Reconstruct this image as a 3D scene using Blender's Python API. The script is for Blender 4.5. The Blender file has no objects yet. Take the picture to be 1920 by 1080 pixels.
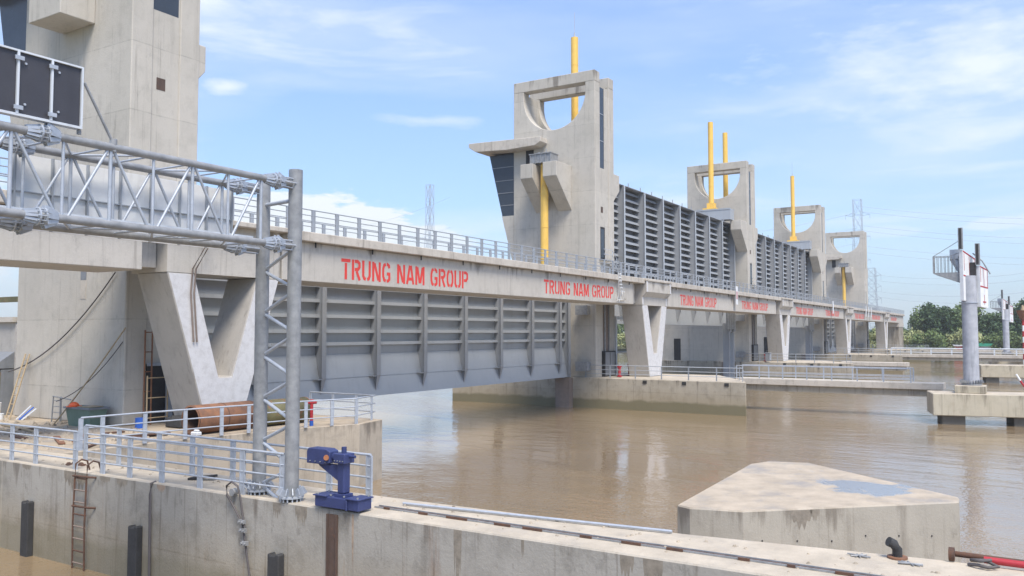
import bpy, math, random
from mathutils import Vector, Matrix
random.seed(7)
R = math.radians
# ------------------------------------------------------------------ camera, world, sun, exposure
scene = bpy.context.scene
col = scene.collection
cam_d = bpy.data.cameras.new('camera'); cam = bpy.data.objects.new('camera', cam_d); col.objects.link(cam)
YAW, PITCH = R(31.7666), R(3.0204)
cam.location = (0, 0, 4.0)
fw = Vector((math.cos(YAW)*math.cos(PITCH), math.sin(YAW)*math.cos(PITCH), math.sin(PITCH)))
cam.rotation_euler = fw.to_track_quat('-Z', 'Y').to_euler()
cam_d.sensor_width = 36; cam_d.lens = 1574.57/1920*36; cam_d.clip_start = 0.1; cam_d.clip_end = 9000
scene.camera = cam
scene.render.resolution_x = 1024; scene.render.resolution_y = 576
scene.view_settings.view_transform = 'Standard'; scene.view_settings.look = 'None'
scene.view_settings.exposure = 1.27; scene.view_settings.gamma = 1
SUN_DIR = Vector((-0.45, -0.55, 1.15)).normalized()
sd = bpy.data.lights.new('sun', 'SUN'); so = bpy.data.objects.new('sun', sd); col.objects.link(so)
sd.energy = 2.15; sd.angle = R(24); sd.color = (1, .91, .79)
so.rotation_euler = SUN_DIR.to_track_quat('Z', 'Y').to_euler(); so.location = (0, 0, 60)
world = bpy.data.worlds.new('World'); scene.world = world; world.use_nodes = True
wt = world.node_tree; wt.nodes.clear()

class NT:
    """small node-tree writer"""
    def __init__(s, t): s.t = t
    def n(s, typ, **kw):
        nd = s.t.nodes.new(typ)
        for k, v in kw.items():
            if k == 'inp':
                for a, b in v.items(): s.put(nd.inputs[a], b)
            else: setattr(nd, k, v)
        return nd
    def put(s, sock, v):
        if hasattr(v, 'is_output'): s.t.links.new(v, sock)
        else: sock.default_value = v
    def m(s, op, a, b=None, c=None, clamp=False):
        nd = s.t.nodes.new('ShaderNodeMath'); nd.operation = op; nd.use_clamp = clamp
        s.put(nd.inputs[0], a)
        if b is not None: s.put(nd.inputs[1], b)
        if c is not None: s.put(nd.inputs[2], c)
        return nd.outputs[0]
    def mix(s, f, a, b):
        nd = s.t.nodes.new('ShaderNodeMix'); nd.data_type = 'RGBA'
        s.put(nd.inputs['Factor'], f); s.put(nd.inputs[6], a); s.put(nd.inputs[7], b)
        return nd.outputs[2]
    def ramp(s, v, lo, hi, a=0., b=1.):
        nd = s.t.nodes.new('ShaderNodeMapRange'); nd.clamp = True
        s.put(nd.inputs[0], v); nd.inputs[1].default_value = lo; nd.inputs[2].default_value = hi
        nd.inputs[3].default_value = a; nd.inputs[4].default_value = b
        return nd.outputs[0]
    def noise(s, vec, sc, det=4, rough=.55, scale=(1, 1, 1), dist=0):
        if scale != (1, 1, 1):
            mp = s.t.nodes.new('ShaderNodeMapping'); s.put(mp.inputs[0], vec); mp.inputs['Scale'].default_value = scale; vec = mp.outputs[0]
        nd = s.t.nodes.new('ShaderNodeTexNoise'); s.put(nd.inputs['Vector'], vec)
        nd.inputs['Scale'].default_value = sc; nd.inputs['Detail'].default_value = det; nd.inputs['Roughness'].default_value = rough
        nd.inputs['Distortion'].default_value = dist
        return nd.outputs['Fac']

W = NT(wt)
sky = W.n('ShaderNodeTexSky', sky_type='NISHITA', sun_disc=False)
sky.sun_elevation = math.asin(SUN_DIR.z); sky.sun_rotation = math.atan2(SUN_DIR.x, SUN_DIR.y)
sky.altitude = 0; sky.air_density = 1.0; sky.dust_density = 0.5; sky.ozone_density = 3.0
tc = W.n('ShaderNodeTexCoord').outputs['Generated']
sx = W.n('ShaderNodeSeparateXYZ', inp={0: tc})
az = W.m('ARCTAN2', sx.outputs[1], sx.outputs[0]); el = sx.outputs[2]
sk = W.n('ShaderNodeCombineXYZ', inp={0: az, 1: W.m('MULTIPLY', el, 3.2), 2: 0.0}).outputs[0]
wisp = W.noise(sk, 3.2, 9, .6, (1.0, 2.2, 1), 0.5)
veil = W.noise(sk, 1.5, 5, .5, (1.0, 1.4, 1), 0.3)
puff = W.noise(sk, 16, 8, .62)
cirrus = W.m('MULTIPLY', W.ramp(wisp, .48, .74), W.ramp(veil, .40, .60))
mask = W.m('ADD', W.m('MULTIPLY', cirrus, .7), W.ramp(veil, .33, .62, .06, .42))
def blob(a, e, wa, we, lo, hi, amp):
    """a cloud bank in one part of the sky: azimuth, height, half extents"""
    da = W.m('DIVIDE', W.m('SUBTRACT', az, a), wa); de = W.m('DIVIDE', W.m('SUBTRACT', el, e), we)
    d = W.m('SQRT', W.m('ADD', W.m('MULTIPLY', da, da), W.m('MULTIPLY', de, de)))
    v = W.m('SUBTRACT', W.m('ADD', W.m('MULTIPLY', puff, 1.6), .2), d)
    return W.m('MULTIPLY', W.ramp(v, lo, hi), amp)
blobs = [(.80, .115, .15, .05, -.02, .16, 1.0), (.66, .108, .07, .022, 0, .35, .9), (.92, .09, .15, .05, 0, .4, .9), (.70, .335, .08, .018, .1, .9, .5), (.885, .27, .035, .012, 0, .8, .8),
         (.66, .245, .12, .012, .1, .9, .5), (.04, .27, .30, .10, .0, 1.1, .85), (.02, .112, .05, .012, 0, .5, .65), (.13, .11, .06, .012, .0, .6, .5), (-.05, .2, .3, .03, .1, 1.2, .4), (.45, .02, 3, .035, .1, 1.2, .55), (1.15, .1, .15, .07, 0, .6, .85)]
for b in blobs: mask = W.m('MAXIMUM', mask, blob(*b))
hz = W.ramp(el, 0.0, .42, .25, .06)
mask = W.m('MAXIMUM', mask, hz, clamp=True)
cloud = W.n('ShaderNodeRGB'); cloud.outputs[0].default_value = (5.5, 5.85, 6.1, 1)
skyc = W.mix(mask, (1, 1, 1, 1), cloud.outputs[0]); MIXN = wt.nodes[-1]
even = W.mix(W.ramp(el, 0, .42), (.49, .63, .76, 1), (.75, .95, 1.25, 1))   # thin even veil of a humid sky
mul = W.n('ShaderNodeMix', data_type='RGBA', blend_type='MULTIPLY'); mul.inputs[0].default_value = 1
W.t.links.new(sky.outputs[0], mul.inputs[6]); W.t.links.new(even, mul.inputs[7])
hs = W.n('ShaderNodeHueSaturation', inp={'Color': mul.outputs[2], 'Saturation': .97, 'Value': 1.22})
W.t.links.new(hs.outputs[0], MIXN.inputs[6])
bg = W.n('ShaderNodeBackground', inp={'Color': skyc, 'Strength': 0.078})
wo = W.n('ShaderNodeOutputWorld', inp={0: bg.outputs[0]})

# ------------------------------------------------------------------ materials
def newmat(name):
    m = bpy.data.materials.new(name); m.use_nodes = True; t = m.node_tree
    bs = t.nodes['Principled BSDF']; return m, NT(t), bs
def pos(N): return N.n('ShaderNodeNewGeometry').outputs['Position']
def concrete(name, a, b, stain=(.10, .085, .07), sa=.5, panel=2.6, drip=None, tide=False, rough=.9, top=None, blotch=.5, topcol=(.52,.46,.37), rust=0, puddle=None, wear=1.0, holes=False, wash=False):
    m, N, bs = newmat(name); P = pos(N)
    big = N.noise(P, .22, 5, .6); mid = N.noise(P, 1.3, 6, .65); fine = N.noise(P, 14, 4, .7)
    c = N.mix(N.ramp(big, .3, .7), (*a, 1), (*b, 1))
    c = N.mix(N.m('MULTIPLY', N.ramp(mid, .5, .8), blotch), c, (*[x*.66 for x in b], 1))
    streak = N.noise(P, 1.0, 6, .7, (1.6, 1.6, .09))
    c = N.mix(N.m('MULTIPLY', N.ramp(streak, .56, .74), sa), c, (*stain, 1))
    c = N.mix(N.m('MULTIPLY', N.ramp(fine, .3, .75), .18), c, (*[x*.55 for x in a], 1))
    s = N.n('ShaderNodeSeparateXYZ', inp={0: P}); x, y, z = s.outputs[:3]
    pat = N.noise(P, .55, 5, .6, (1, 1, .8), .3)
    c = N.mix(N.m('MULTIPLY', N.ramp(pat, .48, .66), min(.25, .16*wear)), c, (*[k*1.22 for k in a], 1))
    c = N.mix(N.m('MULTIPLY', N.ramp(N.noise(P, 2.3, 7, .78, (1, 1, .4), .3), .58, .70), min(.75, .4*wear)), c, (*[k*.5 for k in b], 1))
    thin = N.noise(P, 5.0, 3, .6, (1, 1, .035))
    c = N.mix(N.m('MULTIPLY', N.ramp(thin, .60, .72), .30*wear), c, (*stain, 1))
    if holes:
        def near(v, per): return N.m('SUBTRACT', N.m('MULTIPLY', N.m('FRACT', N.m('DIVIDE', v, per)), per), per/2)
        hx, hz_ = near(N.m('ADD', x, y), 1.4), near(z, 1.5); dd = N.m('SQRT', N.m('ADD', N.m('MULTIPLY', hx, hx), N.m('MULTIPLY', hz_, hz_)))
        c = N.mix(N.m('MULTIPLY', N.ramp(dd, .045, .02, 0, 1), .7), c, (.12, .11, .10, 1))
    if panel:
        def line(v, per, w):
            f = N.m('ABSOLUTE', N.m('SUBTRACT', N.m('FRACT', N.m('DIVIDE', v, per)), .5))
            return N.ramp(f, w/per, 0, 0, 1)
        ln = N.m('MAXIMUM', line(z, panel, .035), N.m('MULTIPLY', line(N.m('ADD', x, y), panel*1.37, .03), .7))
        ln = N.m('MULTIPLY', ln, N.ramp(mid, .38, .62, .05, .6))
        c = N.mix(ln, c, (*[k*.42 for k in b], 1))
        tz = N.n('ShaderNodeTexNoise'); tz.noise_dimensions = '1D'; N.put(tz.inputs['W'], N.m('FLOOR', N.m('ADD', N.m('DIVIDE', z, panel), .5))); tz.inputs['Scale'].default_value = 3.3
        c = N.mix(N.ramp(tz.outputs['Fac'], .4, .62, 0, .16), c, (*[k*.55 for k in b], 1))
    if drip:
        z0, ln_, yy = drip
        dn = N.noise(P, yy, 5, .65, (1, 1, .12))
        dz = N.ramp(z, z0-ln_, z0, 0, 1)
        f = N.ramp(N.m('ADD', dn, N.m('MULTIPLY', dz, .2)), .70, .80)
        c = N.mix(N.m('MULTIPLY', f, .6), c, (*stain, 1))
    if rust:
        rn = N.noise(P, 1.1, 5, .7, (1.4, 1.4, .12))
        c = N.mix(N.m('MULTIPLY', N.ramp(rn, .6, .75), rust), c, (.22, .10, .045, 1))
    if tide:
        e = N.m('ADD', z, N.m('MULTIPLY', N.noise(P, .9, 5), .5))
        f = N.ramp(e, -1.72, -1.5, 1, 0); c = N.mix(N.m('MULTIPLY', f, .88 if tide is True else tide), c, (.085, .095, .06, 1))
        f2 = N.ramp(e, -1.45, -.5, 1, 0); c = N.mix(N.m('MULTIPLY', f2, .35), c, (.30, .24, .14, 1))
    rgh = None
    if top:
        nz = N.n('ShaderNodeSeparateXYZ', inp={0: N.n('ShaderNodeNewGeometry').outputs['Normal']}).outputs[2]
        tc_ = N.mix(N.ramp(mid, .35, .7), (*topcol, 1), (*[k*.72 for k in topcol], 1))
        tc_ = N.mix(N.m('MULTIPLY', N.ramp(N.noise(P, .7, 6, .7), .5, .66), top), tc_, (.26, .25, .24, 1))
        if puddle:
            pm = N.m('ADD', N.noise(P, .42, 4, .6), N.ramp(N.n('ShaderNodeVectorMath', operation='DISTANCE', inp={0: P, 1: puddle}).outputs['Value'], 0, 4, .22, -.12))
            pm = N.m('MULTIPLY', N.ramp(pm, .60, .66), N.ramp(nz, .8, .9)); tc_ = N.mix(pm, tc_, (.24, .27, .30, 1)); rgh = N.m('SUBTRACT', rough, N.m('MULTIPLY', pm, rough-.04))  # blue-grey tint puts reflected sky into the puddle colour
        c = N.mix(N.ramp(nz, .6, .8), c, tc_)
    if wash:
        ny = N.m('ABSOLUTE', N.n('ShaderNodeSeparateXYZ', inp={0: N.n('ShaderNodeNewGeometry').outputs['Normal']}).outputs[1])
        wc = N.mix(N.ramp(N.noise(P, 3, 6, .7), .45, .7), (.62, .62, .625, 1), (.50, .495, .49, 1))
        c = N.mix(N.m('MULTIPLY', N.ramp(ny, .85, .9), .9), c, wc)
    N.put(bs.inputs['Base Color'], c); N.put(bs.inputs['Roughness'], rgh if rgh is not None else rough)
    bs.inputs['Specular IOR Level'].default_value = .5 if puddle else .25
    bp = N.n('ShaderNodeBump', inp={'Strength': .35, 'Distance': .03, 'Height': N.m('ADD', N.m('MULTIPLY', mid, .6), fine)})
    N.put(bs.inputs['Normal'], bp.outputs[0])
    return m
def paint(name, c, c2=None, metal=0, rough=.5, sc=3, amt=.6, rust=0, rustc=(.2, .09, .045), fine=18, grime=.3):
    m, N, bs = newmat(name); P = pos(N); c2 = c2 or tuple(x*.78 for x in c)
    n1 = N.noise(P, sc, 6, .6); n2 = N.noise(P, fine, 4, .6)
    cc = N.mix(N.m('MULTIPLY', N.ramp(n1, .35, .7), amt), (*c, 1), (*c2, 1))
    st = N.noise(P, 2.2, 5, .65, (1.5, 1.5, .12))
    cc = N.mix(N.m('MULTIPLY', N.ramp(st, .55, .75), grime), cc, (*[x*.5 for x in c2], 1))
    if rust: cc = N.mix(N.ramp(N.noise(P, sc*1.7, 8, .7), .62-.25*rust, .72-.25*rust), cc, (*rustc, 1))
    N.put(bs.inputs['Base Color'], cc); bs.inputs['Metallic'].default_value = metal
    N.put(bs.inputs['Roughness'], N.ramp(n2, .3, .7, rough-.08, rough+.12))
    bp = N.n('ShaderNodeBump', inp={'Strength': .15, 'Distance': .01, 'Height': n1}); N.put(bs.inputs['Normal'], bp.outputs[0])
    return m
M = {}
M['tower'] = concrete('tower_concrete', (.54, .51, .455), (.48, .455, .40), panel=3.05, sa=.22, drip=(27.8, 2.2, .9))
M['bridge'] = concrete('bridge_concrete', (.53, .50, .45), (.48, .455, .405), panel=0, sa=.22, drip=(8.3, 1.2, .8))
M['slab'] = concrete('slab_concrete', (.56, .52, .46), (.47, .43, .37), panel=0, sa=.4, blotch=1, wear=1.3)
M['vpier'] = concrete('v_pier_concrete', (.45, .43, .395), (.40, .38, .35), wash=True, panel=0, sa=.25, blotch=.5)
M['pier'] = concrete('pier_concrete', (.45, .41, .34), (.33, .30, .24), panel=2.2, sa=.8, wear=2.0, tide=True, top=.3, drip=(0, 1.2, 1.6), blotch=.9)
M['wall'] = concrete('lock_wall_concrete', (.41, .395, .36), (.32, .305, .27), panel=3.4, sa=.5, tide=.4, top=.35, drip=(0.05, 1.1, 1.7), stain=(.12, .10, .08), blotch=1.2, rust=.5, wear=2.6)
M['dolphin'] = concrete('dolphin_concrete', (.42, .395, .34), (.34, .315, .265), panel=0, sa=.55, top=.75, drip=(-.9, 1.1, 1.5), stain=(.13, .11, .085), topcol=(.47, .40, .31), puddle=(28.9, 5.0, -.9), holes=True, wear=1.2)
M['cap'] = concrete('cap_concrete', (.52, .48, .38), (.43, .38, .28), panel=0, sa=.5, drip=(-.45, 1.6, 1.4), rust=.3, top=.2)
M['floor'] = concrete('platform_concrete', (.46, .40, .32), (.36, .32, .26), panel=0, sa=.4, top=.8, drip=(0, 1.2, 1.2), blotch=.9, topcol=(.46, .385, .29))
M['pile'] = paint('wet_pile', (.13, .12, .10), rough=.7)
M['gate'] = paint('gate_steel_paint', (.29, .305, .325), (.25, .265, .285), rough=.45, sc=.5, grime=.25)
M['gate2'] = paint('gate_steel_light', (.36, .385, .41), (.31, .335, .36), rough=.42, sc=.4, grime=.2)  # lighter copy of the gate grey, brightness of sky-facing plates put into it
M['gate4'] = paint('gate_slat_paint', (.27, .29, .315), (.23, .25, .27), rough=.5, sc=1.5, grime=.4)
M['gate3'] = paint('gate_steel_lit_edge', (.42, .45, .48), (.36, .385, .41), rough=.45, sc=.5, grime=.2)  # lightest copy of the gate grey, light on the rib edges put into it
M['gatedark'] = paint('grey_paint_dark', (.22, .235, .255), rough=.6, grime=.3)  # dark grey; puts shade between slats into the raised gate skin, also on doors
M['galv'] = paint('galvanised_steel', (.31, .32, .33), (.20, .21, .22), metal=.15, rough=.45, sc=5, amt=.9)
M['galvl'] = paint('galvanised_rail', (.46, .50, .56), (.34, .38, .43), metal=.2, rough=.42, sc=6, amt=.8)
M['galvp'] = paint('galvanised_plate', (.66, .70, .74), (.54, .58, .62), metal=.1, rough=.5, sc=1.2, amt=.8)
M['brown2'] = paint('recess_brown', (.24, .19, .16), (.17, .14, .12), rough=.85)
M['mast'] = paint('weathered_mast_zinc', (.44, .46, .50), (.30, .32, .36), rough=.6, sc=1.6, amt=1, grime=.6)
M['rail'] = paint('deck_rail_steel', (.34, .37, .41), (.27, .30, .33), metal=.1, rough=.5)
M['yellow'] = paint('yellow_paint', (.84, .54, .11), (.66, .42, .10), rough=.5, sc=1.4, grime=.45)
M['glass'] = paint('dark_glass', (.05, .064, .085), (.04, .05, .068), rough=.16, grime=0)
M['glass'].node_tree.nodes['Principled BSDF'].inputs['Specular IOR Level'].default_value = .3
M['black'] = paint('black_panel', (.045, .045, .055), (.06, .06, .07), rough=.45, sc=2)
M['white'] = paint('white_paint', (.74, .76, .76), (.6, .62, .66), rough=.5)
M['red'] = paint('red_lettering', (.70, .045, .035), (.58, .07, .055), rough=.6, grime=.1)
M['redp'] = paint('red_paint', (.42, .03, .04), rough=.4)
M['blue'] = paint('blue_machine_paint', (.036, .05, .15), (.026, .036, .105), rough=.5, sc=5, rust=.0, grime=.5)
M['rust'] = paint('rusty_steel', (.26, .125, .065), (.15, .08, .055), rough=.85, sc=3, amt=1, grime=.4)
M['rustd'] = paint('dark_rust', (.13, .065, .04), (.07, .045, .035), rough=.85, sc=5, amt=1)
M['olive'] = paint('olive_paint', (.16, .15, .07), (.09, .085, .045), rough=.7, sc=2, amt=1, rust=.3)
M['rubber'] = paint('black_rubber', (.035, .036, .038), (.055, .055, .055), rough=.75)
M['tub'] = paint('green_tub', (.16, .24, .19), (.12, .18, .145), rough=.55)
M['orange'] = paint('orange_plastic', (.8, .12, .02), rough=.4)
M['bamboo'] = paint('old_bamboo', (.42, .33, .21), (.3, .23, .15), rough=.8)
M['cable'] = paint('grey_cable', (.11, .10, .10), rough=.7)
M['brown'] = paint('brown_steel_guide', (.10, .065, .05), (.06, .042, .035), rough=.8, sc=4, rust=.12)
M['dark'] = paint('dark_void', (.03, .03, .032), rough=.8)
M['bluep'] = paint('blue_plastic', (.03, .12, .5), rough=.4)
M['yelp'] = paint('yellow_plastic', (.75, .4, .03), rough=.4)
M['lime'] = paint('lime_plastic', (.6, .75, .05), rough=.5)
M['greenr'] = paint('green_sheet', (.04, .32, .20), rough=.5)
M['copper'] = paint('copper_brown', (.4, .16, .07), rough=.45)
M['far'] = paint('far_lattice', (.42, .46, .52), rough=.7)  # pale bluish grey, distance haze put into the lattice colour
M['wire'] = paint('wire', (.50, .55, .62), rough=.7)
M['hull'] = paint('weathered_plaster', (.5, .5, .5), rough=.8)

def leafmat(name, a, b):
    m, N, bs = newmat(name); P = pos(N)
    c = N.mix(N.ramp(N.noise(P, .45, 3), .35, .65), (*a, 1), (*b, 1))
    c = N.mix(N.m('MULTIPLY', N.ramp(N.noise(P, 3.5, 3), .4, .7), .6), c, (*[k*.5 for k in a], 1))
    N.put(bs.inputs['Base Color'], c); bs.inputs['Roughness'].default_value = .7; bs.inputs['Specular IOR Level'].default_value = .2
    return m
M['leaf0'] = leafmat('foliage_dark', (.07, .12, .055), (.10, .155, .07))
M['leaf1'] = leafmat('foliage_mid', (.13, .19, .07), (.19, .25, .10))
M['leaf2'] = leafmat('foliage_pale', (.34, .38, .16), (.44, .46, .24))
M['bark'] = paint('bark', (.09, .07, .05), rough=.9)
M['soil'] = concrete('bank_soil', (.12, .14, .06), (.17, .15, .08), panel=0, sa=.1)

def watermat():
    m, N, bs = newmat('muddy_river_water'); P = pos(N)
    n = N.noise(P, .035, 4, .6, (1, .6, 1))
    c = N.mix(N.ramp(n, .35, .65), (.27, .20, .12, 1), (.22, .16, .095, 1))
    N.put(bs.inputs['Base Color'], c); bs.inputs['Roughness'].default_value = .06
    bs.inputs['IOR'].default_value = 1.6; bs.inputs['Specular IOR Level'].default_value = .9
    s = N.n('ShaderNodeSeparateXYZ', inp={0: P})
    w1 = N.noise(P, 1.5, 4, .6, (1.0, .55, 1), .4); w2 = N.noise(P, .35, 3, .5, (1, .5, 1), .3); w3 = N.noise(P, 5.5, 2, .5)
    area = N.ramp(N.noise(P, .06, 4, .6, (1, .45, 1), 1.0), .40, .60, .25, 1.35)
    h = N.m('MULTIPLY', area, N.m('ADD', N.m('ADD', N.m('MULTIPLY', w1, .5), N.m('MULTIPLY', w2, .6)), N.m('MULTIPLY', w3, .2)))
    bp = N.n('ShaderNodeBump', inp={'Strength': .7, 'Distance': .10, 'Height': h}); N.put(bs.inputs['Normal'], bp.outputs[0])
    return m
M['water'] = watermat()

def stainmat(name, c, thr=.5):
    m, N, bs = newmat(name); P = pos(N)
    cc = N.mix(N.ramp(N.noise(P, 6, 5, .7), .35, .65), (*c, 1), (*[k*1.5 for k in c], 1))
    N.put(bs.inputs['Base Color'], cc); bs.inputs['Roughness'].default_value = .85
    return m
M['stain'] = stainmat('damp_stain', (.185, .165, .135)); M['stainr'] = stainmat('rust_stain', (.26, .20, .15))
# ------------------------------------------------------------------ mesh helpers
class MB:
    def __init__(s): s.v = []; s.f = []; s.sm = []
    def add(s, vs, fs, smooth=False):
        o = len(s.v); s.v += [tuple(p) for p in vs]; s.f += [tuple(i+o for i in f) for f in fs]; s.sm += [smooth]*len(fs); return s
    def box(s, x0, x1, y0, y1, z0, z1):
        x0, x1 = sorted((x0, x1)); y0, y1 = sorted((y0, y1)); z0, z1 = sorted((z0, z1))
        return s.add([(x0,y0,z0),(x1,y0,z0),(x1,y1,z0),(x0,y1,z0),(x0,y0,z1),(x1,y0,z1),(x1,y1,z1),(x0,y1,z1)],
                     [(3,2,1,0),(4,5,6,7),(0,1,5,4),(1,2,6,5),(2,3,7,6),(3,0,4,7)])
    def prism(s, poly, ax, a, b):
        """polygon in the two other axes (order x,y,z) extruded along ax from a to b"""
        def P(p, t): return {'X': (t, p[0], p[1]), 'Y': (p[0], t, p[1]), 'Z': (p[0], p[1], t)}[ax]
        n = len(poly); area = sum(poly[i][0]*poly[(i+1) % n][1]-poly[(i+1) % n][0]*poly[i][1] for i in range(n))
        if area < 0: poly = poly[::-1]
        flip = ax == 'Y'
        if a > b: a, b = b, a
        vs = [P(p, a) for p in poly]+[P(p, b) for p in poly]
        fs = [tuple(range(n-1, -1, -1)), tuple(range(n, 2*n))]+[(i, (i+1) % n, (i+1) % n+n, i+n) for i in range(n)]
        if flip: fs = [f[::-1] for f in fs]
        return s.add(vs, fs)
    def tube(s, pts, r, n=8, caps=True, r2=None):
        pts = [Vector(p) for p in pts]; rings = []
        for i, p in enumerate(pts):
            d = (pts[min(i+1, len(pts)-1)]-pts[max(i-1, 0)]).normalized()
            up = Vector((0, 0, 1)) if abs(d.z) < .95 else Vector((1, 0, 0))
            a = d.cross(up).normalized(); b = a.cross(d).normalized()
            rr = r if r2 is None else r+(r2-r)*i/(len(pts)-1)
            rings.append([p+(a*math.cos(2*math.pi*k/n)+b*math.sin(2*math.pi*k/n))*rr for k in range(n)])
        vs = [q for rg in rings for q in rg]; fs = []
        for i in range(len(pts)-1):
            for k in range(n): fs.append((i*n+k, (i+1)*n+k, (i+1)*n+(k+1) % n, i*n+(k+1) % n))
        s.add(vs, fs, n >= 6)
        if caps: s.add(rings[0], [tuple(range(n))]); s.add(rings[-1], [tuple(range(n-1, -1, -1))])
        return s
    def obox(s, a, b, w, h):
        """rectangular bar from a to b"""
        a, b = Vector(a), Vector(b); d = (b-a).normalized()
        up = Vector((0, 0, 1)) if abs(d.z) < .95 else Vector((1, 0, 0))
        p = d.cross(up).normalized()*w/2; q = p.cross(d).normalized()*h/2
        vs = [a-p-q, a+p-q, a+p+q, a-p+q, b-p-q, b+p-q, b+p+q, b-p+q]
        return s.add(vs, [(0,1,2,3),(7,6,5,4),(1,0,4,5),(2,1,5,6),(3,2,6,7),(0,3,7,4)])
    def ring(s, c, d, ri, ro, th, n=20):
        c, d = Vector(c), Vector(d).normalized(); up = Vector((0, 0, 1)) if abs(d.z) < .95 else Vector((1, 0, 0))
        a = d.cross(up).normalized(); b = a.cross(d); vs = []
        for t in (-th/2, th/2):
            for r in (ri, ro):
                for k in range(n): vs.append(c+d*t+(a*math.cos(2*math.pi*k/n)+b*math.sin(2*math.pi*k/n))*r)
        fs = []
        for k in range(n):
            j = (k+1) % n
            fs += [(k, j, n+j, n+k), (2*n+k, 3*n+k, 3*n+j, 2*n+j), (n+k, n+j, 3*n+j, 3*n+k), (k, 2*n+k, 2*n+j, j)]
        return s.add(vs, fs)
    def build(s, name, mat, parent=None, loc=None, bevel=0, at=None):
        """at: origin to subtract (the child is placed relative to its parent)"""
        me = bpy.data.meshes.new(name)
        off = Vector(at) if at is not None else (parent.location if parent is not None and parent.get('rel') is None and parent.type == 'EMPTY' else Vector((0, 0, 0)))
        if parent is not None and parent.type == 'MESH' and at is None: off = Vector(parent.get('_off', (0, 0, 0)))
        me.from_pydata([tuple(Vector(v)-off) for v in s.v], [], s.f); me.update()
        me.polygons.foreach_set('use_smooth', s.sm)
        me.materials.append(mat)
        o = bpy.data.objects.new(name, me); col.objects.link(o)
        if parent is not None: o.parent = parent
        o['_off'] = tuple(off)
        if loc is not None: o.location = loc
        if bevel:
            b = o.modifiers.new('bevel', 'BEVEL'); b.width = bevel; b.segments = 1; b.limit_method = 'ANGLE'; b.angle_limit = R(40)
        return o
def tag(o, label, cat, group=None):
    o['label'] = label; o['category'] = cat
    if group: o['group'] = group
    return o
def thing(name, label, cat, loc, group=None):
    o = bpy.data.objects.new(name, None); o.empty_display_size = .3; col.objects.link(o); o.location = loc
    return tag(o, label, cat, group)
def structure(o): o['kind'] = 'structure'; return o
def copy_tree(o, parent=None):
    c = o.copy(); col.objects.link(c); c.parent = parent
    for ch in [x for x in bpy.data.objects if x.parent == o]: copy_tree(ch, c)
    return c

# ------------------------------------------------------------------ setting: river bed, water, far bank
S = 47.53
TX = [21.9] + [67.6+S*i for i in range(4)]
VX = [24.12]+[72.12+S*i for i in range(4)]
g = MB()
xs = [-1200, -60, -4, -3.9, 255, 262, 268, 300, 600, 3000]; zs = [0, 0, 0, -6, -6, -3.1, -1.6, -1.2, -.6, 0]
ys = [-2500, -800, -200, 0, 200, 800, 2500]
vs = [(x, y, z) for x, z in zip(xs, zs) for y in ys]; ny = len(ys)
fs = [(i*ny+j, (i+1)*ny+j, (i+1)*ny+j+1, i*ny+j+1) for i in range(len(xs)-1) for j in range(ny-1)]
structure(g.add(vs, fs).build('ground', M['soil']))
structure(MB().add([(-3.95, -2500, -2.7), (263, -2500, -2.7), (263, 2500, -2.7), (-3.95, 2500, -2.7)], [(0, 1, 2, 3)]).build('river_water', M['water']))

# ------------------------------------------------------------------ lock wall strip and work platform
LW = thing('lock_wall', 'long stained grey concrete lock wall running across the foreground', 'lock wall', (14.2, 13, 0))
MB().prism([(14.2, -14), (16.75, -14), (16.75, 1.5), (16.2, 6), (16.0, 12.6), (16.0, 27.6), (14.2, 27.6)], 'Z', -8, 0).build('wall_body', M['wall'], LW, bevel=.03)
MB().prism([(14.2, 27.6), (16.0, 27.6), (16.0, 70), (14.2, 70)], 'Z', -8, 0).build('wall_body', M['wall'], LW, bevel=.03)
c = MB()
for y0, y1 in ((-14, 12.9),): c.box(14.86, 14.885, y0, y1, .003, .035).box(15.02, 15.045, y0, y1, .003, .035)
c.build('rail', M['galv'], LW)
c = MB(); c.box(14.885, 15.015, -14, 12.9, .002, .012); c.build('rail_channel', M['rustd'], LW)
c = MB()
for i in range(26): y = -12+i*.97+random.uniform(-.2, .2); c.box(14.83, 14.858, y, y+random.uniform(.1, .6), .003, .05)
c.build('rail_clamp', M['rustd'], LW)
c = MB()
for z0 in (-.16,): c.box(14.17, 14.197, 13.42, 13.66, -4, -.1)
c.box(14.14, 14.197, 13.66, 13.70, -4, -.1).box(14.14, 14.197, 13.38, 13.42, -4, -.1)
c.build('stoplog_slot', M['brown'], LW)
PF = thing('work_platform', 'wide dusty concrete work platform behind the railings at the left', 'platform', (22, 30, 0))
MB().prism([(16.003, 27.5), (18.9, 27.4), (21.8, 27.0), (25.5, 26.25), (28.0, 25.2), (30, 25.6), (30, 90), (16.003, 90)], 'Z', -8, -.003).build('deck', M['floor'], PF, bevel=.03)

def sub(o, dx, dy=0):
    pass
# ------------------------------------------------------------------ river piers
def pier(i):
    x = TX[i]
    t = thing('river_pier', PIER_LABELS[i-1], 'pier', (x, 30, 0), 'river piers under the gate towers')
    MB().prism([(x-.4, 19.6), (x+2.2, 20.6), (x+9.6, 25), (x+9.6, 44), (x+6, 48.5), (x-.4, 48.5)], 'Z', -8, 0).build('pier_body', M['pier'], t, bevel=.05)
    MB().box(x-1.1, x-.403, 35.2, 36.6, -8, -.06).build('slot_shade_block', M['brown2'], t)  # dark block added in place of the shade in the gate slot
    for y in (21, 24.6, 28.1): MB().box(x-.46, x-.4, y, y+.35, -.38, -.12).build('bumper', M['dark'], t)
PIER_LABELS = ['nearest river pier, stained concrete block under the big tower with the control room', 'second river pier, concrete block between the two tall raised gates',
               'third river pier, concrete block right of the second raised gate', 'farthest river pier, small concrete block near the far end of the bridge']
for i in range(1, 5): pier(i)

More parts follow.
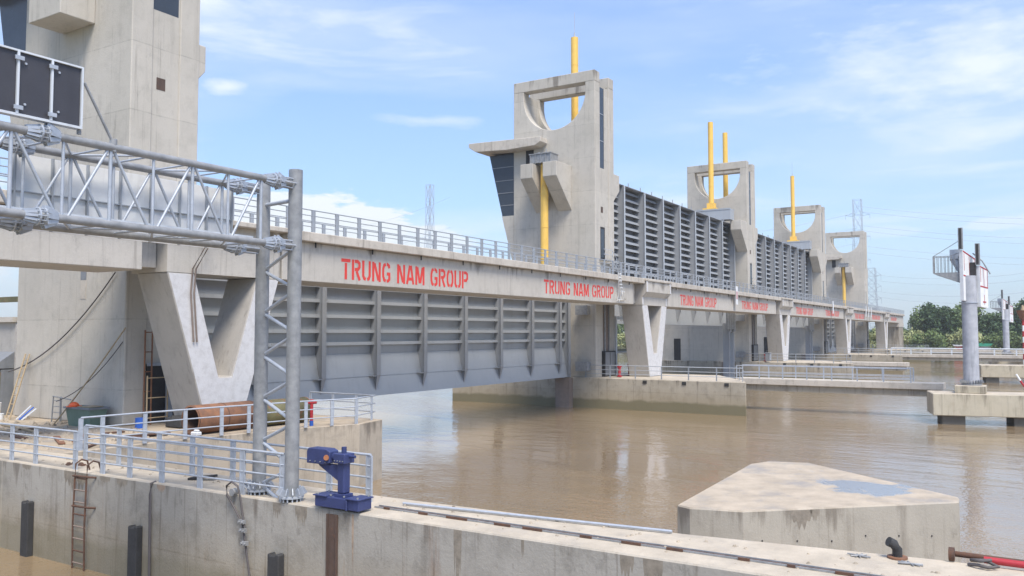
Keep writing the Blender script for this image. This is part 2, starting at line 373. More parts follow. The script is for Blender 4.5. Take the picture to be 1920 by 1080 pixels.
# ------------------------------------------------------------------ gate towers
Y0, Y1 = 33.07, 41.67
def u_plate(x0, x1, y1=Y1, zt=27.8):
    m = MB(); ys_, zs_ = 37.29, 26.05; r = 3.26
    arc = [(ys_+r*math.cos(a), zs_-r*math.sin(a)) for a in [math.pi*k/28 for k in range(29)]]
    poly = [(Y0, 0), (y1, 0), (y1, zt-1), (ys_+r, zt-1)]+arc+[(ys_-r, zt-1), (Y0, zt-1)]
    m.prism(poly, 'X', x0, x1); m.box(x0, x1, Y0, y1, zt-1, zt)
    return m
def corbel(x, y0, y1, zl=15.1, zo=17.9, zt=19.2, ext=2.9, sgn=-1):
    return MB().prism([(x, zl), (x+sgn*ext, zo), (x+sgn*ext, zt), (x, zt)], 'Y', y0, y1)
def tower(x, T, label, kind, group='concrete gate towers'):
    t = thing('gate_tower', label, 'gate tower', (x, 37, 0), group)
    u_plate(x, x+1.05).build('front_frame', M['tower'], t, bevel=.04)
    u_plate(x+T-1.05, x+T).build('rear_frame', M['tower'], t, bevel=.04)
    core = MB(); core.box(x+1.05, x+T-1.05, Y0+.08, 41.3, 0, 19.0)
    core.box(x+1.05+(T-2.1)*.55, x+T-1.05, Y0+.085, 34.0, 19.0, 26.6); core.box(x+1.05, x+T-1.05, 40.6, 41.3, 19, 26.6)
    core.build('core_wall', M['tower'], t)
    w = MB().box(x+1.06, x+1.05+(T-2.1)*(.55 if kind != 'end' else .95)-.01, Y0+(.12 if kind != 'end' else .076), 33.95, 19.02 if kind != 'end' else 18.5, 26.5).build('window_or_recess', M['glass'], t)
    MB().box(x+1.06, x+1.05+(T-2.1)*.55-.01, Y0+.09, Y0+.118, 21.5, 21.56).box(x+1.06, x+1.05+(T-2.1)*.55-.01, Y0+.09, Y0+.118, 24, 24.06).build('mullion', M['rail'], w)
    MB().box(x+1.3, x+1.75, Y0+.072, Y0+.4, 14.9, 15.45).build('wall_hole', M['brown'], t)
    if kind != 'end':
        d = MB().box(x+1.15, x+2.1, Y0+.065, Y0+.4, 10.6, 13.6).build('door', M['dark'], t)
        MB().box(x+1.25, x+1.9, Y0+.05, Y0+.062, 10.8, 13.4).build('door_panel', M['glass'], d)
        lw = MB().box(x+.003, x+T-.003, 41.673, 48.2, 0, 8.6).build('lower_wall', M['tower'], t)
        MB().box(x-.02, x+.3, 42.9, 43.9, 0, 3.1).build('door', M['dark'], t)
    # lower access door with cabinet, drain and gauge
    if kind != 'end':
        d = MB().box(x+1.35, x+3.7, Y0-.2, Y0+.3, 0, 2.3).build('door_cabinet', M['dark'], t)
        MB().box(x+1.5, x+2.4, Y0-.23, Y0-.203, .1, 2.2).box(x+2.55, x+3.5, Y0-.23, Y0-.203, .1, 2.2).build('door_panel', M['gatedark'], d)
        MB().box(x+1.6, x+2.9, Y0+.03, Y0+.075, 2.3, 8.2).build('service_recess', M['brown2'], t)
        MB().tube([(x+1.75, Y0-.05, 0), (x+1.75, Y0-.05, 8.3)], .07, 6).tube([(x+2.6, Y0-.05, 0), (x+2.6, Y0-.05, 8.3)], .05, 6).build('riser_pipe', M['galv'], t)
    # corbels
    if kind == 'low':
        for y0, y1 in ((35.45, 36.85), (37.9, 39.2)): corbel(x, y0, y1).build('corbel', M['tower'], t, bevel=.03)
        pr = MB().prism([(Y1+.003, 10.2), (Y1+.003, 15.1), (43.0, 15.1)], 'X', x, x+T).build('prow', M['tower'], t)
        gl = MB().prism([(Y1+.004, 15.103), (42.98, 15.103), (44.45, 21.1), (Y1+.004, 21.1)], 'X', x+.06, x+T-.06).build('control_room_glass', M['glass'], t)
        mm = MB()
        for z in (16.1, 17.3, 18.5, 19.8): mm.box(x+.03, x+.058, Y1+.05, 43.0+(z-15.1)*.245, z, z+.07)
        mm.build('mullion', M['gatedark'], gl)
        cn = MB().prism([(38.0, 21.55), (38.0, 22.0), (46.0, 22.25), (46.0, 21.85), (45.2, 21.35), (41.6, 21.15), (38.6, 21.25)], 'X', x-1.3, x+T+.6).build('canopy', M['slab'], t, bevel=.03)
        MB().box(x-.02, x+.3, 39.45, 40.3, 19.4, 21.15).build('window_or_recess', M['dark'], t)  # dark plate stands in for the shade inside an open recess
    if kind == 'high':
        corbel(x, 33.1, 34.55).build('corbel', M['tower'], t, bevel=.03); corbel(x, 40.1, 41.6).build('corbel', M['tower'], t, bevel=.03)
    if kind == 'end':
        MB().prism([(x, 18.0), (x-1.62, 18.0), (x-1.62, 24), (x, 24)], 'Y', 35.85, 38.4).build('lookout_box', M['tower'], t, bevel=.03)
        MB().prism([(Y1+.003, 10.2), (Y1+.003, 15.1), (43.0, 15.1)], 'X', x, x+T).build('prow', M['tower'], t)
        MB().prism([(Y1+.004, 15.103), (42.98, 15.103), (44.45, 21.1), (Y1+.004, 21.1)], 'X', x+.06, x+T-.06).build('control_room_glass', M['glass'], t)
        MB().box(x-1.3, x+T+.6, 38.0, 46.3, 21.35, 21.95).build('canopy', M['slab'], t, bevel=.03)
    # corbel on the far side of the tower
    if kind == 'end':
        corbel(x+T, 33.15, 34.0, 15.9, 16.4, 17.6, .42, 1).build('corbel', M['tower'], t, bevel=.03)
        MB().box(x-.02, x+.2, 36.0, 36.42, 6.35, 6.75).build('niche_shade', M['gatedark'], t); MB().box(x-.015, x+.2, 36.0, 36.42, 5.5, 6.347).build('niche_back', M['slab'], t)  # plates paint a niche: the dark one its shaded head, the pale one its back
        return t
    corbel(x+T, 33.15, 34.6, 16.2, 17.4, 18.9, 1.4, 1).build('corbel', M['tower'], t, bevel=.03)
    corbel(x+T, 40.1, 41.5, 16.2, 17.4, 18.9, 1.4, 1).build('corbel', M['tower'], t, bevel=.03)
    # steel seal boxes beside the gate slot
    if kind != 'end':
        for zz in (.6, 5.6):
            b = MB().box(x-.75, x-.003, 33.6, 34.6, zz, zz+.75); b.box(x-.85, x-.75, 33.5, 34.7, zz-.05, zz+.8)
            b.build('seal_bracket', M['galv'], t)
    return t
tower(TX[0], 3.5, 'huge cropped concrete tower at the left edge with a boxy lookout', 'end')
t1 = tower(TX[1], 4.0, 'nearest full concrete gate tower with a slanted glass control room', 'low')
tower(TX[2], 4.0, 'second concrete gate tower, two yellow cylinders rising past its arch opening', 'high')
tower(TX[3], 4.0, 'third concrete gate tower, one yellow cylinder rising past its arch opening', 'high')
tower(TX[4], 4.0, 'farthest smallest concrete gate tower, at the right end of the row', 'low')

# hydraulic cylinders
def cyl_up(x, y, label, antenna=False, z0=21.2, z1=33.3):
    t = thing('hydraulic_cylinder', label, 'hydraulic cylinder', (x, y, z0), 'yellow hydraulic cylinders on the towers')
    b = MB().tube([(x, y, z0), (x, y, z1)], .36, 16)
    for z in (z0+3, z0+6.2, z0+9.3): b.ring((x, y, z), (0, 0, 1), .34, .375, .05)
    b.build('barrel', M['yellow'], t)
    MB().box(x-.9, x+.9, y-.95, y+.95, z0-.55, z0-.05).box(x-.5, x+.5, y-.5, y+.5, z0-.05, z0+.7).build('base_flange', M['yellow'], t)
    if antenna: MB().tube([(x, y, z1), (x, y, z1+.5)], .08, 8).tube([(x, y, z1+.5), (x, y, z1+2.6)], .025, 5).build('lightning_rod', M['far'], t)
def cyl_low(x, y, label):
    t = thing('hydraulic_cylinder', label, 'hydraulic cylinder', (x, y, 2), 'yellow hydraulic cylinders on the towers')
    b = MB().tube([(x, y, 8.0), (x, y, 19.3)], .36, 16)
    for z in (10.6, 13.5, 16.4): b.ring((x, y, z), (0, 0, 1), .34, .385, .06)
    b.build('barrel', M['yellow'], t)
    MB().tube([(x, y, 5.5), (x, y, 8.0)], .16, 10).build('rod', M['galv'], t)
    h = MB().box(x-.75, x+.55, y-1.1, y+1.1, 19.32, 20.1)
    for k in range(5): h.box(x-.82, x-.75, y-1.1+k*.52, y-1.02+k*.52, 19.25, 20.15)
    h.box(x-.85, x+.6, y-1.15, y+1.15, 20.1, 20.18); h.tube([(x, y-.2, 20.18), (x, y-.2, 20.7)], .05, 6).tube([(x, y+.6, 20.18), (x, y+.6, 20.45)], .09, 6)
    h.build('head_bracket', M['galv'], t)
cyl_low(TX[1]-1.6, 37.4, 'yellow cylinder hanging between brackets of the nearest full tower')
cyl_up(TX[1]+5.6, 38.0, 'yellow cylinder with an antenna above the top of the nearest full tower', True)
cyl_up(TX[2]-1.9, 37.5, 'yellow cylinder in front of the second tower, the taller looking of its pair')
cyl_up(TX[2]+5.3, 37.7, 'yellow cylinder behind the second tower, seen through its arch')
cyl_up(TX[3]-1.9, 37.6, 'yellow cylinder with an antenna standing in front of the third tower', True)
cyl_low(TX[4]-1.6, 37.4, 'yellow cylinder hanging on the farthest tower')

# ------------------------------------------------------------------ steel gates
def gate_low(x0, x1, label):
    t = thing('sluice_gate', label, 'sluice gate', ((x0+x1)/2, 36, 0), 'steel sluice gates between the towers')
    MB().box(x0, x1, 36.0, 36.12, 2.6, 9.3).build('skin_plate', M['gate2'], t)
    MB().prism([(36.0, 2.62), (35.95, 2.66), (35.69, 1.25), (35.45, 0), (37.1, 0), (37.1, 2.62)], 'X', x0, x1).build('bottom_plate', M['gate2'], t)
    MB().box(x0, x1, 35.66, 35.68, 1.235, 1.25).build('weld_seam', M['gate'], t)
    z = 9.2
    for z in (9.1, 7.8, 6.75, 5.85, 4.95, 4.05, 3.3):
        b = MB().box(x0, x1, 35.7, 35.997, z-.015, z+.015).box(x0, x1, 35.66, 35.7, z-.09, z+.11)
        b.build('horizontal_beam', M['gate2'], t)
    k = 0; xf = x0+.9
    while xf < x1-.2:
        b = MB().prism([(35.32, 9.3), (35.32, 1.3), (35.6, .15), (35.66, .15), (35.64, 1.25), (35.98, 2.64), (37.0, 2.64), (37.0, 9.3)], 'X', xf-.02, xf+.02)
        b.box(xf-.17, xf+.17, 35.28, 35.32, 1.3, 9.3); b.add([(xf-.17,35.28,1.3),(xf+.17,35.28,1.3),(xf+.01,35.56,.15),(xf-.01,35.56,.15)], [(0,1,2,3)])
        b.box(xf-.5, xf+.02, 35.3, 35.8, 1.22, 1.26)
        b.build('vertical_rib', M['gate'], t); xf += 4.85
    MB().box(x1-.1, x1+.05, 35.2, 37.1, .02, 9.3).box(x1-.3, x1-.1, 35.24, 35.28, .3, 9.3).build('end_post', M['gate'], t)
def gate_high(x0, x1, label):
    t = thing('sluice_gate', label, 'sluice gate', ((x0+x1)/2, 36, 5), 'steel sluice gates between the towers')
    z0, z1 = 4.85, 18.8; yf = 34.65
    MB().box(x0, x1, 35.9, 36.0, z0+2, z1).build('skin_plate', M['gatedark'], t)
    MB().prism([(yf+.75, z0+2.3), (yf+.45, z0), (36.7, z0), (36.7, z0+2.3)], 'X', x0, x1).build('bottom_plate', M['gate2'], t)
    n = 16
    for k in range(n):
        z = z0+2.5+(z1-z0-2.9)*k/(n-1)
        MB().prism([(yf+.62, z-.15), (yf+.68, z-.15), (yf+.74, z-.02), (35.897, z-.02), (35.897, z+.02), (yf+.8, z+.02), (yf+.84, z+.15), (yf+.80, z+.15)], 'X', x0, x1).build('horizontal_beam', M['gate4'], t)
    nb = 8
    for k in range(nb+1):
        xf = x0+.3+(x1-x0-.6)*k/nb
        b = MB().prism([(yf, z1), (yf, z0+1.6), (yf+.55, z0+.1), (yf+.8, z0+2.3), (35.89, z0+2.3), (35.89, z1)], 'X', xf-.03, xf+.03).build('vertical_rib', M['gate'], t)
        MB().box(xf-.14, xf+.14, yf-.05, yf-.003, z0+1.6, z1).build('rib_flange', M['gate3'], b)
    b = MB().box(x0, x1, yf+.1, 37.2, z1+.003, z1+.06)
    for k in range(14): xx = x0+1+k*(x1-x0-2)/13; b.tube([(xx, yf+.3, z1+.06), (xx, yf+.3, z1+.5)], .05, 5)
    b.build('top_walkway', M['gate'], t)
    MB().box(x1-3.3, x1-1.6, yf-.4, 41.0, 19.25, 20.75).box(x1-3.35, x1-3.3, yf-.45, 41, 20.6, 20.8).box(x1-1.6, x1-1.55, yf-.45, 41, 20.6, 20.8).build('lifting_girder', M['gate2'], t)
gate_low(TX[0]+3.6, TX[1]-.8, 'grey ribbed steel gate hanging low behind the first two red slogans')
gate_high(TX[1]+4.3, TX[2]-.6, 'nearer of the two tall raised steel gates standing above the deck')
gate_high(TX[2]+4.3, TX[3]-.6, 'farther of the two tall raised steel gates standing above the deck')
gate_low(TX[3]+4.1, TX[4]-.8, 'distant lowered gate left of the farthest tower')
# the standing guide leaves seen below the raised gates
def guide(x, n, label):
    t = thing('gate_guide_frame', label, 'gate guide', (x, 35, 0), 'steel gate guides standing on the piers')
    MB().box(x, x+.45, 34.2, 35.0, -2.9, 5.2).build('guide_post', M['gate'], t)
    MB().box(x+2.0, x+2.4, 34.2, 35.0, -2.9, 5.2).build('guide_post', M['gate2'], t)
    MB().box(x+.45, x+2.0, 34.4, 34.7, 4.0, 4.5).build('cross_beam', M['gate'], t)
guide(TX[2]-5.4, 2, 'pair of grey steel guide posts beside the second tower foot')
guide(TX[3]-5.4, 2, 'pair of grey steel guide posts beside the third tower foot')

# ------------------------------------------------------------------ road bridge
DY0, DY1, DZ = 28.95, 32.55, 8.55
LET = {
 'T': (.62, [[(0, .92), (.62, .92)], [(.31, .80), (.31, 0)]]),
 'R': (.62, [[(.08, 0), (.08, 1)], [(.2, .92), (.40, .92), (.52, .84), (.53, .65), (.42, .53), (.2, .52)], [(.33, .44), (.55, 0)]]),
 'U': (.62, [[(.08, 1), (.08, .25), (.15, .11), (.27, .08)], [(.36, .08), (.47, .11), (.54, .25), (.54, 1)]]),
 'N': (.64, [[(.08, 0), (.08, 1)], [(.56, 0), (.56, 1)], [(.17, .93), (.47, .07)]]),
 'G': (.64, [[(.55, .74), (.51, .87), (.40, .93), (.35, .93)], [(.28, .93), (.16, .88), (.09, .7), (.08, .5), (.09, .3), (.16, .12), (.28, .07)], [(.35, .07), (.46, .09), (.55, .17), (.55, .44), (.36, .44)]]),
 'A': (.64, [[(.06, 0), (.28, 1)], [(.58, 0), (.37, 1)], [(.20, .28), (.44, .28)]]),
 'M': (.78, [[(.08, 0), (.08, 1)], [(.70, 0), (.70, 1)], [(.17, .95), (.37, .1)], [(.61, .95), (.42, .1)]]),
 'O': (.64, [[(.28, .93), (.16, .88), (.09, .7), (.08, .5), (.09, .3), (.16, .12), (.28, .07)], [(.36, .93), (.48, .88), (.55, .7), (.56, .5), (.55, .3), (.48, .12), (.36, .07)]]),
 'P': (.60, [[(.08, 0), (.08, 1)], [(.2, .92), (.40, .92), (.52, .84), (.53, .6), (.42, .47), (.2, .46)]])}
def ribbon(m, pts, w, f):
    pts = [Vector((p[0], p[1])) for p in pts]; L, Rr = [], []
    for i, p in enumerate(pts):
        d0 = (p-pts[i-1]).normalized() if i else (pts[1]-p).normalized()
        d1 = (pts[i+1]-p).normalized() if i < len(pts)-1 else d0
        n = (Vector((-d0.y, d0.x))+Vector((-d1.y, d1.x))).normalized()
        k = w/2/max(.5, n.dot(Vector((-d0.y, d0.x)))); L.append(p+n*k); Rr.append(p-n*k)
    vs = [f(q) for q in L]+[f(q) for q in Rr]; n = len(pts)
    m.add(vs, [(i, i+n, i+1+n, i+1) for i in range(n-1)])
def slogan(parent, text, x0, x1, zb, zt, y, mat='red'):
    tot = 0; gap = .10
    for ch in text: tot += (.42 if ch == ' ' else LET[ch][0]+gap)
    sc = (x1-x0)/tot; m = MB(); cx = 0; k = 0
    for ch in text:
        if ch == ' ': m.build('lettering', M[mat], parent); m = MB(); cx += .42; continue
        for st in LET[ch][1]:
            k += 1; yy = y-.004-.0015*(k % 3)
            ribbon(m, st, .165, lambda q: (x0+(cx+q.x)*sc, yy, zb+q.y*(zt-zb)))
        cx += LET[ch][0]+gap
    m.build('lettering', M[mat], parent)
ends = [-30] + [v-2.6 for v in VX[1:]] + [246]
span_labels = ['bridge span over the left gate, its girder bearing the two largest red slogans', 'bridge span below the nearer raised gate with two mid-sized red slogans',
               'bridge span below the farther raised gate with two tiny red slogans', 'bridge span in front of the farthest tower with tiny faded red slogans']
deckspans = []
def span(i, x0, x1, label):
    t = thing('bridge_span', label, 'bridge span', ((x0+x1)/2, 29, 6.4), 'spans of the service bridge')
    MB().prism([(DY0, 8.3), (DY0, DZ+.2), (DY0+.35, DZ+.2), (DY0+.35, DZ), (DY1-.35, DZ), (DY1-.35, DZ+.2), (DY1, DZ+.2), (DY1, 8.3)], 'X', x0+.03, x1-.03).build('deck_slab', M['slab'], t, bevel=.03)
    ge = x1-(1.0 if i == 0 and x0 < 0 else 1.75)
    if x1 > 245: ge = x1-.25
    else: MB().box(ge+.003, x1+.05, 29.95, 32.0, 6.6, 8.295).build('end_diaphragm', M['bridge'], t)
    MB().prism([(29.3, 6.42), (29.3, 8.297), (32.2, 8.297), (32.2, 6.42)], 'X', x0+.05, ge).build('girder', M['bridge'], t, bevel=.03)
    m = MB(); x = x0+2
    while x < x1-2: m.tube([(x, 29.15, 8.3), (x, 29.15, 8.05)], .04, 6); x += 4.1
    m.build('drain_pipe', M['dark'], t)
    return t
sp0 = span(0, -32, VX[0]-3.05, 'cropped bridge span at the far left, plain girder behind the gantry')
for i in range(4):
    t = span(i, VX[i]+3.05 if i == 0 else VX[i]-3.05+6.1, VX[i+1]-3.05, span_labels[i]); xa = 31.1+S*i; deckspans.append(t)
    slogan(t, 'TRUNG NAM GROUP', xa, xa+11.2, 6.66, 7.70, 29.3)
    slogan(t, 'TRUNG NAM GROUP', xa+20.5, xa+20.5+11.7, 6.76, 7.74, 29.3)
tl = span(5, VX[4]+3.05, 246, 'short last bridge span at the far right end of the deck')
slogan(tl, 'TRUNG NAM GROUP', VX[4]+8, VX[4]+18, 6.85, 7.7, 29.3)
plab = ['big V-shaped concrete pier at left behind the steel gantry', 'second V-shaped pier, white edged, standing on the nearest river pier',
        'third V-shaped pier, slim and white, below the gap between raised gates', 'fourth V-shaped pier, small, under the far part of the deck', 'fifth and farthest V-shaped pier, a tiny sliver near the deck end']
def vpier(i):
    v = VX[i]; t = thing('bridge_pier', plab[i], 'bridge pier', (v, 30.2, 0), 'V shaped piers of the bridge')
    y0, y1 = 29.3, 31.3; bh = 1.33 if i else .88
    MB().prism([(v-bh, 0), (v-2.93, 6.42), (v-1.65, 6.42), (v-.33, 2.1), (v+.33, 2.1), (v+1.65, 6.42), (v+2.93, 6.42), (v+bh, 0)], 'Y', y0, y1).build('v_legs', M['vpier'], t, bevel=.04)
    prof = [(29.304, 6.423), (29.304, 8.54), (31.6, 8.54), (31.6, 6.423)] if not i else [(29.34, 6.423), (29.34, 7.15), (28.93, 7.6), (28.93, 8.54), (31.6, 8.54), (31.6, 6.423)]
    MB().prism(prof, 'X', v-(2.6 if i else 2.95), v+(2.6 if i else 2.95)).build('pier_cap', M['bridge'], t)
    pf = [(29.28, 6.424), (29.28, 7.13), (28.86, 7.58), (28.86, 8.538), (31.62, 8.538), (31.62, 6.424)]
    for s_ in ((-1, 1) if i else ()): MB().prism(pf, 'X', v+s_*2.6, v+s_*2.95).build('cap_flange', M['vpier'], t, bevel=.02)
    MB().prism([(v-3.2, 8.543), (v-3.2, 8.77), (v+3.2, 8.77), (v+3.2, 8.543)], 'Y', 28.82, 32.6).build('cap_slab', M['slab'], t, bevel=.03)
for i in range(5): vpier(i)
ec = thing('end_column', 'plain box column closing the far right end of the bridge', 'column', (241, 30, 0))
MB().box(237, 245, 29.3, 32, -4, 6.4).build('shaft', M['pier'], ec); MB().box(236.6, 245.4, 29.2, 32.1, 5.4, 6.41).build('head', M['bridge'], ec)

# ------------------------------------------------------------------ railings
def railing(label, pts, posts, h=1.1, rails=(.3, .57, .84), z=0, pw=.14, pt=.05, rr=.024, top=.032, mat='galvl', group='metal railings', name='guard_railing', foot=0):
    """pts polyline (x,y); posts list of distances or spacing"""
    pts = [Vector((p[0], p[1], z if len(p) < 3 else p[2])) for p in pts]
    seg = [(pts[i+1]-pts[i]).length for i in range(len(pts)-1)]; L = sum(seg)
    def at(d):
        d = max(0, min(L, d))
        for i, s in enumerate(seg):
            if d <= s+1e-6: return pts[i]+(pts[i+1]-pts[i])*(d/s), (pts[i+1]-pts[i]).normalized()
            d -= s
        return pts[-1], (pts[-1]-pts[-2]).normalized()
    if not isinstance(posts, (list, tuple)):
        n = max(1, round(L/posts)); posts = [L*k/n for k in range(n+1)]
    t = thing(name, label, 'railing', tuple(pts[0]), group)
    mesh = None
    for d in posts:
        p, dr = at(d); nrm = Vector((-dr.y, dr.x, 0))
        a, b = dr*pw/2, nrm*pt/2
        m = MB()
        for s1 in (-1, 1):   # a pair of flat bars with a thin web
            c0 = p+a*s1*.86; q = dr*pw*.09
            m.add([c0-q-b, c0+q-b, c0+q+b, c0-q+b]+[c0-q-b+Vector((0,0,h-.02)), c0+q-b+Vector((0,0,h-.02)), c0+q+b+Vector((0,0,h-.02)), c0-q+b+Vector((0,0,h-.02))],
                  [(3,2,1,0),(4,5,6,7),(0,1,5,4),(1,2,6,5),(2,3,7,6),(3,0,4,7)])
        c0 = p; q = dr*pw*.34; b2 = b*.45
        m.add([c0-q-b2, c0+q-b2, c0+q+b2, c0-q+b2]+[v+Vector((0,0,h-.02)) for v in (c0-q-b2, c0+q-b2, c0+q+b2, c0-q+b2)], [(3,2,1,0),(4,5,6,7),(0,1,5,4),(1,2,6,5),(2,3,7,6),(3,0,4,7)])
        if foot: m.obox(p+dr*-.1, p+dr*.1, .14, .03)
        m.build('post', M[mat], t)
    for rz, r in [(h, top)]+[(q, rr) for q in rails]:
        m = MB().tube([v+Vector((0, 0, rz)) for v in pts], r, 8)
        m.build('handrail' if rz == h else 'lower_rail', M[mat], t)
    return t
railing('railing on the lock wall front edge, left of the wall ladder', [(14.32, 33.2), (14.32, 23.75)], [0, 1.5, 3, 4.5, 5.9, 7.25, 9.35], pw=.17)
railing('railing on the lock wall front edge, from the ladder to the gantry', [(14.32, 22.6), (14.32, 15.25)], [.1, 1.35, 2.75, 4.3, 5.9, 7.3], pw=.17)
railing('inner railing on the back edge of the lock wall, passing behind the gantry posts', [(15.45, 25.2), (15.3, 13.4)], [0, 1.75, 3.7, 5.2, 6.9, 10.45, 11.75], pw=.17)
railing('railing along the slanted platform edge in front of the rusty pipes', [(16.7, 27.55), (18.9, 27.4-.04), (21.8, 26.95), (25.5, 26.15), (27.9, 25.3)], [0, .75, 2.3, 3.85, 5.35, 6.5, 7.1, 9.1, 10.3, 11.85], pw=.14, rails=(.36, .74))
railing('short return railing around the platform corner beside the red hydrant', [(27.9, 25.3), (29.7, 25.8), (29.8, 30)], 1.6, pw=.12, rails=(.36, .74))
rail_groups = [(-30, VX[0]-3.3, 'deck railing at the far left, seen through the gantry truss'), (VX[0]-3.3+.1, VX[1]-3, 'deck railing above the two largest red slogans'),
               (VX[1]-2.9, VX[2]-3, 'deck railing in front of the nearer raised gate'), (VX[2]-2.9, VX[3]-3, 'deck railing in front of the farther raised gate'), (VX[3]-2.9, 245.9, 'deck railing at the far end, below the farthest tower')]
for a, b, l in rail_groups:
    railing(l, [(a, 29.1), (b, 29.1)], 1.6, h=1.07, rails=(.28, .54, .8), z=8.75, pw=.2, pt=.08, rr=.022, top=.028, mat='rail', group='railings on the near side of the deck', name='deck_railing')
    railing('far side '+l, [(a+.6, 32.4), (b, 32.4)], 1.65, h=1.07, rails=(.54,), z=8.75, pw=.2, pt=.08, rr=.022, top=.028, mat='rail', group='railings on the far side of the deck', name='deck_railing')
for i, (l1, l2) in enumerate([('nearest river pier', 'V'), ('second river pier', 'V'), ('third river pier', 'V'), ('farthest river pier', 'V')]):
    x = TX[i+1]
    railing('thin railing along the edge of the %s' % l1, [(x-.2, 34), (x-.2, 19.9), (x+2.2, 20.9)], 2.4, pw=.09, mat='rail', rails=(.36, .72), group='railings on the river piers', name='pier_railing')

# ------------------------------------------------------------------ access stairs at tower side
for i in (1, 2, 3):
    x = TX[i]
    t = thing('access_stair', ['steel access stair at the side of the nearest full tower', 'steel access stair at the side of the second tower', 'steel access stair at the side of the third tower'][i-1], 'stair', (x+2, 32.6, 8.6), 'steel stairs from the deck to the tower doors')
    m = MB().box(x+.8, x+2.6, 32.62, 33.05, 10.5, 10.57)
    for k in range(8): m.box(x+2.65+k*.32, x+2.95+k*.32, 32.62, 33.3, 10.3-k*.24, 10.33-k*.24)
    m.build('tread', M['galv'], t)
    m = MB().obox((x+2.6, 32.62, 10.5), (x+5.3, 32.62, 8.55), .05, .2).obox((x+2.6, 33.32, 10.5), (x+5.3, 33.32, 8.55), .05, .2); m.build('stringer', M['galv'], t)
    m = MB()
    for y in (32.62, 33.32):
        for dz in (.55, 1.0): m.tube([(x+.8, y if y < 33 else 32.62, 10.5+dz), (x+2.6, y, 10.5+dz), (x+5.3, y, 8.55+dz)], .025, 5)
        for k in range(4): xx = x+2.6+k*.9; zz = 10.5-k*.65; m.tube([(xx, y, zz), (xx, y, zz+1)], .025, 5)
    m.build('handrail', M['galvl'], t)

# ------------------------------------------------------------------ steel gantry over the lock
GT = thing('sign_gantry', 'galvanised steel truss gantry on two round posts over the lock wall', 'gantry', (14.58, 15.7, 0))
GF, GR = 15.1, 16.45
for px_, py in ((14.42, GF), (14.63, GR)):
    p = MB().tube([(px_, py, .12), (px_, py, 7.93)], .168, 20).build('post', M['galv'], GT)
    m = MB().ring((px_, py, .10), (0, 0, 1), .05, .29, .04, 24)
    for k in range(14):
        a = 2*math.pi*k/14; c_, s_ = math.cos(a), math.sin(a)
        m.obox((px_+.17*c_, py+.17*s_, .26), (px_+.265*c_, py+.265*s_, .12), .012, .26)
        m.tube([(px_+.25*c_, py+.25*s_, -.0), (px_+.25*c_, py+.25*s_, .1)], .02, 6)
    m.build('base_flange', M['galvl'], p)
lac = MB(); z = 7.15; side = 0
zz = [(7.15, 0, 7.1, 1)]
MB().tube([(14.42, GF, 7.2), (14.62, GR, 7.2)], .05, 10).build('post_strut', M['galvl'], GT)
z = 6.05
while z > .6:
    lac.tube([(14.43, GF, z), (14.64, GR-.05, z-.5)], .045, 8); lac.tube([(14.64, GR-.05, z-.52), (14.43, GF, z-1.0)], .045, 8); z -= 1.06
lac.build('post_lacing', M['galvl'], GT)
def chord(y, z, x1, joints, rad=.08):
    m = MB().tube([(-4, y, z), (x1, y, z)], rad, 16); m.build('chord', M['galv'], GT)
    for jx in joints:
        f = MB()
        for s_ in (-.06, .06): f.ring((jx+s_, y, z), (1, 0, 0), rad*.9, .165, .03, 22)
        for k in range(10):
            a = 2*math.pi*k/10; cy, cz = math.cos(a), math.sin(a)
            f.obox((jx-.3, y+.085*cy, z+.085*cz), (jx-.06, y+.135*cy, z+.135*cz), .01, .05); f.obox((jx+.06, y+.19*cy, z+.19*cz), (jx+.3, y+.085*cy, z+.085*cz), .012, .08)
            f.tube([(jx-.1, y+.14*cy, z+.14*cz), (jx+.1, y+.14*cy, z+.14*cz)], .012, 5)
        f.build('flange_joint', M['galvl'], GT)
for y, zt_ in ((GF, 7.58), (GR, 7.58)): chord(y, zt_, 14.45, (8.28 if y == GF else 8.55, 13.75 if y == GF else 13.75))
for y, zt_ in ((GF, 6.08), (GR, 6.08)): chord(y, zt_, 14.45, (8.28 if y == GF else 8.55, 13.75 if y == GF else 13.75))
for yy in (GF, GR):
    for s_ in (7.58, 6.08):
        m = MB()
        for k in range(6):
            a = 2*math.pi*k/6; m.tube([(13.9, yy+.13*math.cos(a), s_+.13*math.sin(a)), (14.42, yy+.13*math.cos(a), s_+.13*math.sin(a))], .016, 6)
        m.build('stiffener', M['galvl'], GT)
xs_v = [13.35-.935*k for k in range(19)]
for yy in (GF, GR):
    for k, x in enumerate(xs_v): MB().tube([(x, yy, 6.08), (x, yy, 7.58)], .036 if k % 2 == 0 else .03, 8).build('vertical_strut', M['galvl'], GT)
    for k in range(0, len(xs_v), 2):
        a = xs_v[k]
        if k+1 < len(xs_v): MB().tube([(a-.06, yy, 7.52), (xs_v[k+1]+.12, yy, 6.14)], .031, 8).build('diagonal_brace', M['galvl'], GT)
        if k > 0: MB().tube([(a+.06, yy, 7.52), (xs_v[k-1]-.12, yy, 6.14)], .031, 8).build('diagonal_brace', M['galvl'], GT)
for zz_ in (7.58, 6.08):
  m = MB()
  for k in range(0, len(xs_v)-1):
    a, b = xs_v[k], xs_v[k+1]
    if 1:
        if k % 2: m.tube([(a, GF, zz_), (b, GR, zz_)], .024, 6)
        else: m.tube([(a, GR, zz_), (b, GF, zz_)], .024, 6)
        m.tube([(a, GF, zz_), (a, GR, zz_)], .022, 6)
  m.build('cross_brace', M['galvl'], GT)
m = MB()
for k in range(7): y = GF+.3+k*.13; m.box(-4, 13.4, y, y+.02, 6.19, 6.24)
for k in range(40): x = 13.3-k*.4; m.box(x, x+.02, GF+.28, GR-.2, 6.165, 6.19)
m.build('walkway_grating', M['galvp'], GT)
